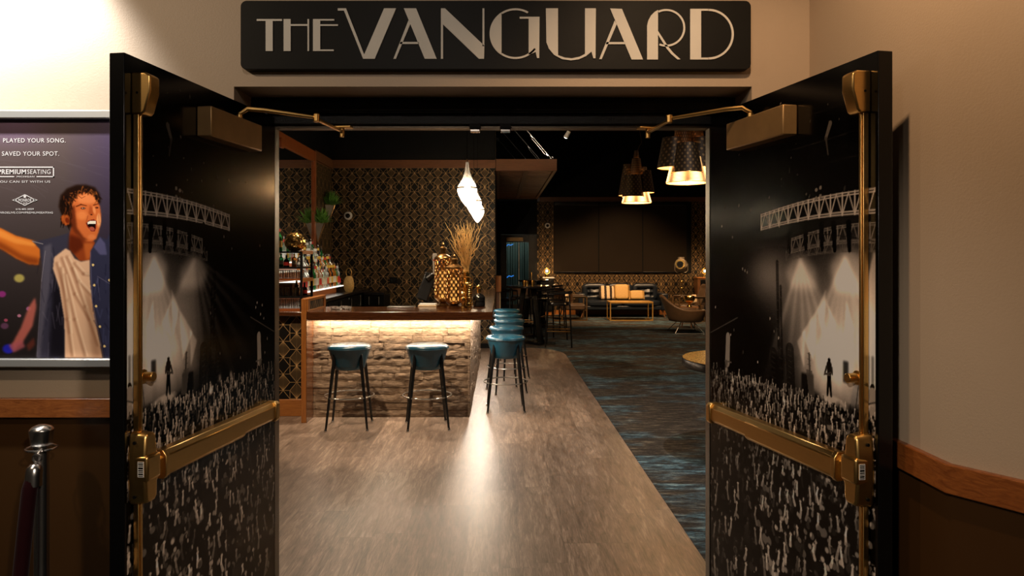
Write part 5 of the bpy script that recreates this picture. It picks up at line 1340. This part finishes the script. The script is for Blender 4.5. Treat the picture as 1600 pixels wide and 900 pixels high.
def pillow(name, mt, x, y, z, w_, h, lb, tilt=0, fringe=False):
    t_ = thing(name, lb, 'cushion', (x, y, z), 0, None)
    def fn(q):
        k = 1-.12*(1-abs(q[2])**2)*(abs(q[0]) > .8); return (q[0]*(1+.06*abs(q[2])**3), q[1], q[2]*(1+.06*abs(q[0])**3))
    MB().blob((0, 0, h/2), (w_/2, .07, h/2), 5, 32, 18, fn=fn).build('cushion_body', mt, t_)
    if fringe:
        b_ = MB()
        for k in range(26):
            for s_ in (-1, 1): b_.cyl((s_*(w_/2-.01), 0, .01+h*k/26), (s_*(w_/2+.035), -.01, .003+h*k/26), .004, n=4)
        b_.build('fringe', m['pgold'], t_)
    t_.rotation_euler = (tilt, 0, 0); return t_
t = NT('striped_fur'); x, y, z = t.xyz(); n = t.noise(t.coord(), 14, 5, .7)
t.set(col=t.ramp(t.M('ADD', t.M('SINE', t.M('MULTIPLY', x, 44)), t.M('MULTIPLY', n, 1.6)), [(.52, (.025, .015, .01)), (.68, (.66, .48, .28))]), rough=.9); t.bump(t.noise(t.coord(), 120, 3, .6), .8, .01); m['fur'] = t.mat
pillow('throw_cushion', m['fur'], 2.84, 18.93, .455, .40, .36, 'zebra striped fur cushion on the navy sofa', -.25)
pillow('throw_cushion', m['pgold'], 3.24, 18.94, .455, .36, .40, 'square gold cushion in the middle of the navy sofa', -.25, True)
pillow('throw_cushion', m['pgold'], 3.62, 18.86, .455, .34, .24, 'low gold lumbar cushion with fringe on the sofa', -.3, True)
# coffee table
ct = thing('coffee_table', 'gold painted metal frame coffee table in front of the sofa', 'coffee table', (3.265, 17.95, 0))
MB().box(-.535, .535, -.28, .28, .43, .47).build('table_top', m['tablegold'], ct, bevel=.003)
for sx in (-1, 1):
    for sy in (-1, 1): MB().box(sx*.52-.013, sx*.52+.013, sy*.265-.013, sy*.265+.013, 0, .43).build('leg', m['tablegold'], ct)
b = MB()
for s_ in (-1, 1): b.box(-.507, .507, s_*.265-.012, s_*.265+.012, 0, .024); b.box(s_*.52-.012, s_*.52+.012, -.252, .252, 0, .024)
b.build('floor_rail', m['tablegold'], ct)
# framed armchairs (built facing -y, seat front at -y)
def make_arm(cush):
    t_ = thing('framed_armchair', '', 'armchair')
    for s_ in (-1, 1):
        b_ = MB(); x_ = s_*.33
        for p, q in (((x_, -.40, .01), (x_, -.40, .58)), ((x_, -.40, .58), (x_, .30, .58)), ((x_, -.40, .012), (x_, .40, .012)), ((x_, .06, .58), (x_, .22, .01)), ((x_, .30, .60), (x_, .43, .01))): b_.obox(p, q, .022, .03)
        b_.build('side_frame', m['bronze'], t_)
        MB().box(x_-.03, x_+.03, -.38, .28, .595, .615).build('armrest', m['bleather'], t_, bevel=.006)
    b_ = MB()
    for y_, z_ in ((-.40, .24), (.12, .24), (.40, .012)): b_.obox((-.33, y_, z_), (.33, y_, z_), .02, .02)
    b_.build('cross_bar', m['bronze'], t_)
    MB().box(-.30, .30, -.38, .22, .26, .40).build('seat_cushion', m[cush], t_, bevel=.03, seg=3)
    bk = MB().blob((0, 0, 0), (.30, .075, .31), 5, 60, 34, fn=lambda q: (q[0], q[1]*(1-.4*min(1, sum(math.exp(-((q[0]-bx_)**2*26+(q[2]-bz_)**2*22)) for bx_ in (-.5, 0, .5) for bz_ in (-.4, .1, .6)))) if q[1] < 0 else q[1], q[2])).build('back_cushion', m[cush], t_)
    bk.location = (0, .26, .60); bk.rotation_euler = (-.30, 0, 0)
    return t_
ac = make_arm('bleather'); place(ac, (1.76, 18.02, 0), PI/2, 'brown leather framed armchair left of the coffee table, facing right'); 
ac2 = copy_tree(ac); place(ac2, (4.78, 17.75, 0), -PI/2, 'dark tufted framed armchair right of the coffee table, facing left')
pc = pillow('throw_cushion', m['cream'], 1.66, 17.95, .41, .34, .24, 'small cream cushion on the left framed armchair', 0); pc.rotation_euler = (0, -.3, PI/2-.3)
pc = pillow('throw_cushion', m['cream'], 4.78, 17.70, .41, .30, .22, 'small cream cushion on the right framed armchair', 0); pc.rotation_euler = (0, .25, PI/2+.2)
# shell lounge chairs
def make_shell():
    t_ = thing('shell_chair', '', 'lounge chair')
    b_ = MB(); n = 36; K = 9; vs = []; fs = []
    for k in range(K+1):
        q = k/K
        for i in range(n+1):
            a = R(-55)+R(290)*i/n          # opening towards -y ... back at +y
            fr = (1-math.cos(a-PI/2+PI))/2; back = max(0, math.sin(a))
            rim = .50+.30*back**2.2
            z = .27+(rim-.27)*q; rr_ = .30+.10*q**.6; lean = .10*back*q**1.5
            vs.append((rr_*math.cos(a)*1.0, rr_*math.sin(a)*(1.0)+lean, z))
    for k in range(K):
        for i in range(n): fs.append((k*(n+1)+i, k*(n+1)+i+1, (k+1)*(n+1)+i+1, (k+1)*(n+1)+i))
    b_.add(vs, fs); o_ = b_.build('shell', m['tleather'], t_, ang=80)
    sm = o_.modifiers.new('thickness', 'SOLIDIFY'); sm.thickness = .045; sm.offset = 1
    MB().lathe([(0, .255), (.27, .255), (.33, .28), (.34, .33), (.31, .35), (0, .355)], n=36).build('shell_bottom', m['tleather'], t_, ang=60)
    MB().blob((0, -.03, .39), (.30, .31, .055), 4, 32, 10).build('seat_cushion', m['tleather'], t_)
    for s_ in (-1, 1):
        MB().tube([(s_*.12, -.10, .27), (s_*.34, -.30, .012), (s_*.36, -.28, .010), (s_*.36, .28, .010), (s_*.34, .30, .012), (s_*.12, .10, .27)], .009, 8).build('sled_runner', m['chrome'], t_)
    return t_
sc = make_shell(); place(sc, (3.90, 15.0, 0), PI/2, 'taupe leather shell lounge chair on chrome sled legs, nearest of lounge')
sc2 = copy_tree(sc); place(sc2, (4.86, 15.05, 0), -PI/2+.4, 'second taupe shell lounge chair at right, half hidden by the door')
# side table and goblet
stb = thing('side_table', 'small wooden side table between the lounge chairs', 'side table', (4.27, 16.1, 0))
MB().lathe([(0, .43), (.20, .43), (.205, .445), (.20, .46), (0, .46)], n=32).build('table_top', m['owood'], stb)
for a in (30, 150, 270): MB().cyl((.09*math.cos(R(a)), .09*math.sin(R(a)), .43), (.17*math.cos(R(a)), .17*math.sin(R(a)), 0), .014, n=8).build('leg', m['iwood'], stb)
gb = thing('gold_goblet_bowl', 'gold footed bowl on the small wooden side table', 'bowl', (4.27, 16.1, .46))
MB().lathe([(0, 0), (.055, 0), (.05, .02), (.025, .05), (.03, .08), (.10, .12), (.125, .17), (.12, .23), (.10, .25), (.09, .22), (0, .17)], n=28).build('bowl_body', m['gold'], gb)
# cabinets with ring lamps
def cabinet(x, w_, lb, lb2, top):
    t_ = thing('side_cabinet', lb, 'cabinet', (x, 19.34, 0))
    MB().box(-w_/2, w_/2, -.2, .2, .12, 1.0).build('cabinet_body', m['iwood'] if top == 'owood' else m['bleg'], t_, bevel=.004)
    MB().box(-w_/2+.07, w_/2-.03, -.212, -.2, .16, .97).build('cabinet_door', m['bleg'], t_, bevel=.003)
    MB().box(-w_/2-.01, w_/2+.01, -.21, .21, 1.0, 1.03).build('cabinet_top', m[top], t_, bevel=.003)
    MB().box(-w_/2+.02, w_/2-.02, -.18, .18, 0, .12).build('plinth', m['owoodx'], t_)
    l_ = thing('ring_lamp', lb2, 'lamp', (x+(.0 if top != 'owood' else -.15), 19.28, 1.03), 0, None)
    MB().cyl((0, 0, 0), (0, 0, .09), .055, .05, n=24).build('lamp_base', m['gold'], l_)
    MB().ring((0, 0, .165), .075, .008, 32, 8, axis='y').build('ring', m['gold'], l_)
    MB().ring((0, 0, .165), .045, .006, 28, 8, axis='x').build('ring', m['gold'], l_)
    MB().blob((0, 0, .165), (.03, .03, .035), 2, 16, 10).build('bulb', m['bulb'], l_)
    point('ring_lamp_light', (l_.location.x, 19.10, 1.22), 5, (1, .62, .28), .04)
cabinet(1.28, .37, 'dark cabinet with pale top beside the glass door', 'gold ring lamp glowing on the cabinet beside the glass door', 'white')
cabinet(5.68, .76, 'dark cabinet with wood edges at the right of the lounge', 'gold ring lamp glowing on the right lounge cabinet', 'owood')
# theatre floor lamp
fl = thing('theatre_floor_lamp', 'vintage theatre spotlight on a stand right of the sofa', 'floor lamp', (4.80, 18.9, 0))
m['lampgrey'] = pbr('aged_lamp_metal', (.30, .24, .17), .4, .6)
for a in (90, 210, 330): MB().cyl((0, 0, .42), (.30*math.cos(R(a)), .22*math.sin(R(a)), 0), .012, n=8).build('tripod_leg', m['dgold'], fl)
MB().cyl((0, 0, .35), (0, 0, 1.16), .014, n=12).build('pole', m['dgold'], fl)
for z in (.75, .92): MB().blob((.02, 0, z), (.045, .03, .03), 3, 12, 8).build('clamp_knob', m['gold'], fl)
MB().tube([(-.17, 0, 1.40), (-.17, 0, 1.22), (-.12, 0, 1.165), (.12, 0, 1.165), (.17, 0, 1.22), (.17, 0, 1.40)], .010, 8).build('yoke', m['lampgrey'], fl)
b = MB(); d_ = Vector((-.45, -1, .0)).normalized(); c_ = Vector((0, 0, 1.385))
b.cyl(c_-d_*.16, c_+d_*.12, .135, .15, 24); b.build('lamp_head', m['lampgrey'], fl, bevel=.01)
MB().box(-.07, .07, -.06, .08, 1.51, 1.57).build('vent_hood', m['lampgrey'], fl, bevel=.01)
b = MB(); b.cyl(c_+d_*.12, c_+d_*.17, .125, .12, 24); b.build('lens_ring', m['gold'], fl)
b = MB(); b.cyl(c_+d_*.165, c_+d_*.175, .085, n=20); b.build('lens', m['gloss'], fl)

# round cafe table close on the right
rt_ = thing('round_cafe_table', 'round low table with golden brown top half hidden by right door', 'table', (2.13, 5.92, 0))
t = NT('golden_laminate'); n = t.noise(t.coord(), 70, 4, .7); t.set(col=t.ramp(n, [(.35, (.28, .13, .025)), (.65, (.52, .28, .07))]), rough=.22); m['glam'] = t.mat
MB().lathe([(0, .745), (.596, .745), (.596, .752), (0, .752)], n=64).build('table_surface', m['glam'], rt_)
MB().lathe([(0, .68), (.59, .68), (.602, .69), (.602, .742), (.598, .7495), (.590, .7495)], n=64).build('table_edge', m['bleg'], rt_)
MB().cyl((0, 0, .03), (0, 0, .68), .045, n=20).build('pedestal', m['bleg'], rt_)
MB().lathe([(0, 0), (.30, 0), (.30, .012), (.05, .035), (0, .035)], n=36).build('base_plate', m['bleg'], rt_)

# ceiling spotlight seen in the dark
ts = thing('track_spotlight', 'small white ceiling spotlight high in the dark lounge', 'spotlight', (1.02, 11.0, 3.42))
MB().cyl((.0, 0, 0), (.05, -.05, .09), .035, .03, 16).build('spot_head', m['white'], ts)
MB().cyl((.05, -.05, .09), (.10, -.03, 1.58), .006, n=8).build('drop_rod', m['bleg'], ts)
MB().cyl((-.002, .002, -.004), (.001, -.001, .001), .028, n=16).build('lens', emis('spot_lens', (1, .9, .75), 12), ts)

spot('ceiling_spot', (2.2, 10.5, 4.8), (.35, 14.0, 3.7), 160, (1, .85, .65), 50, .8, .03)
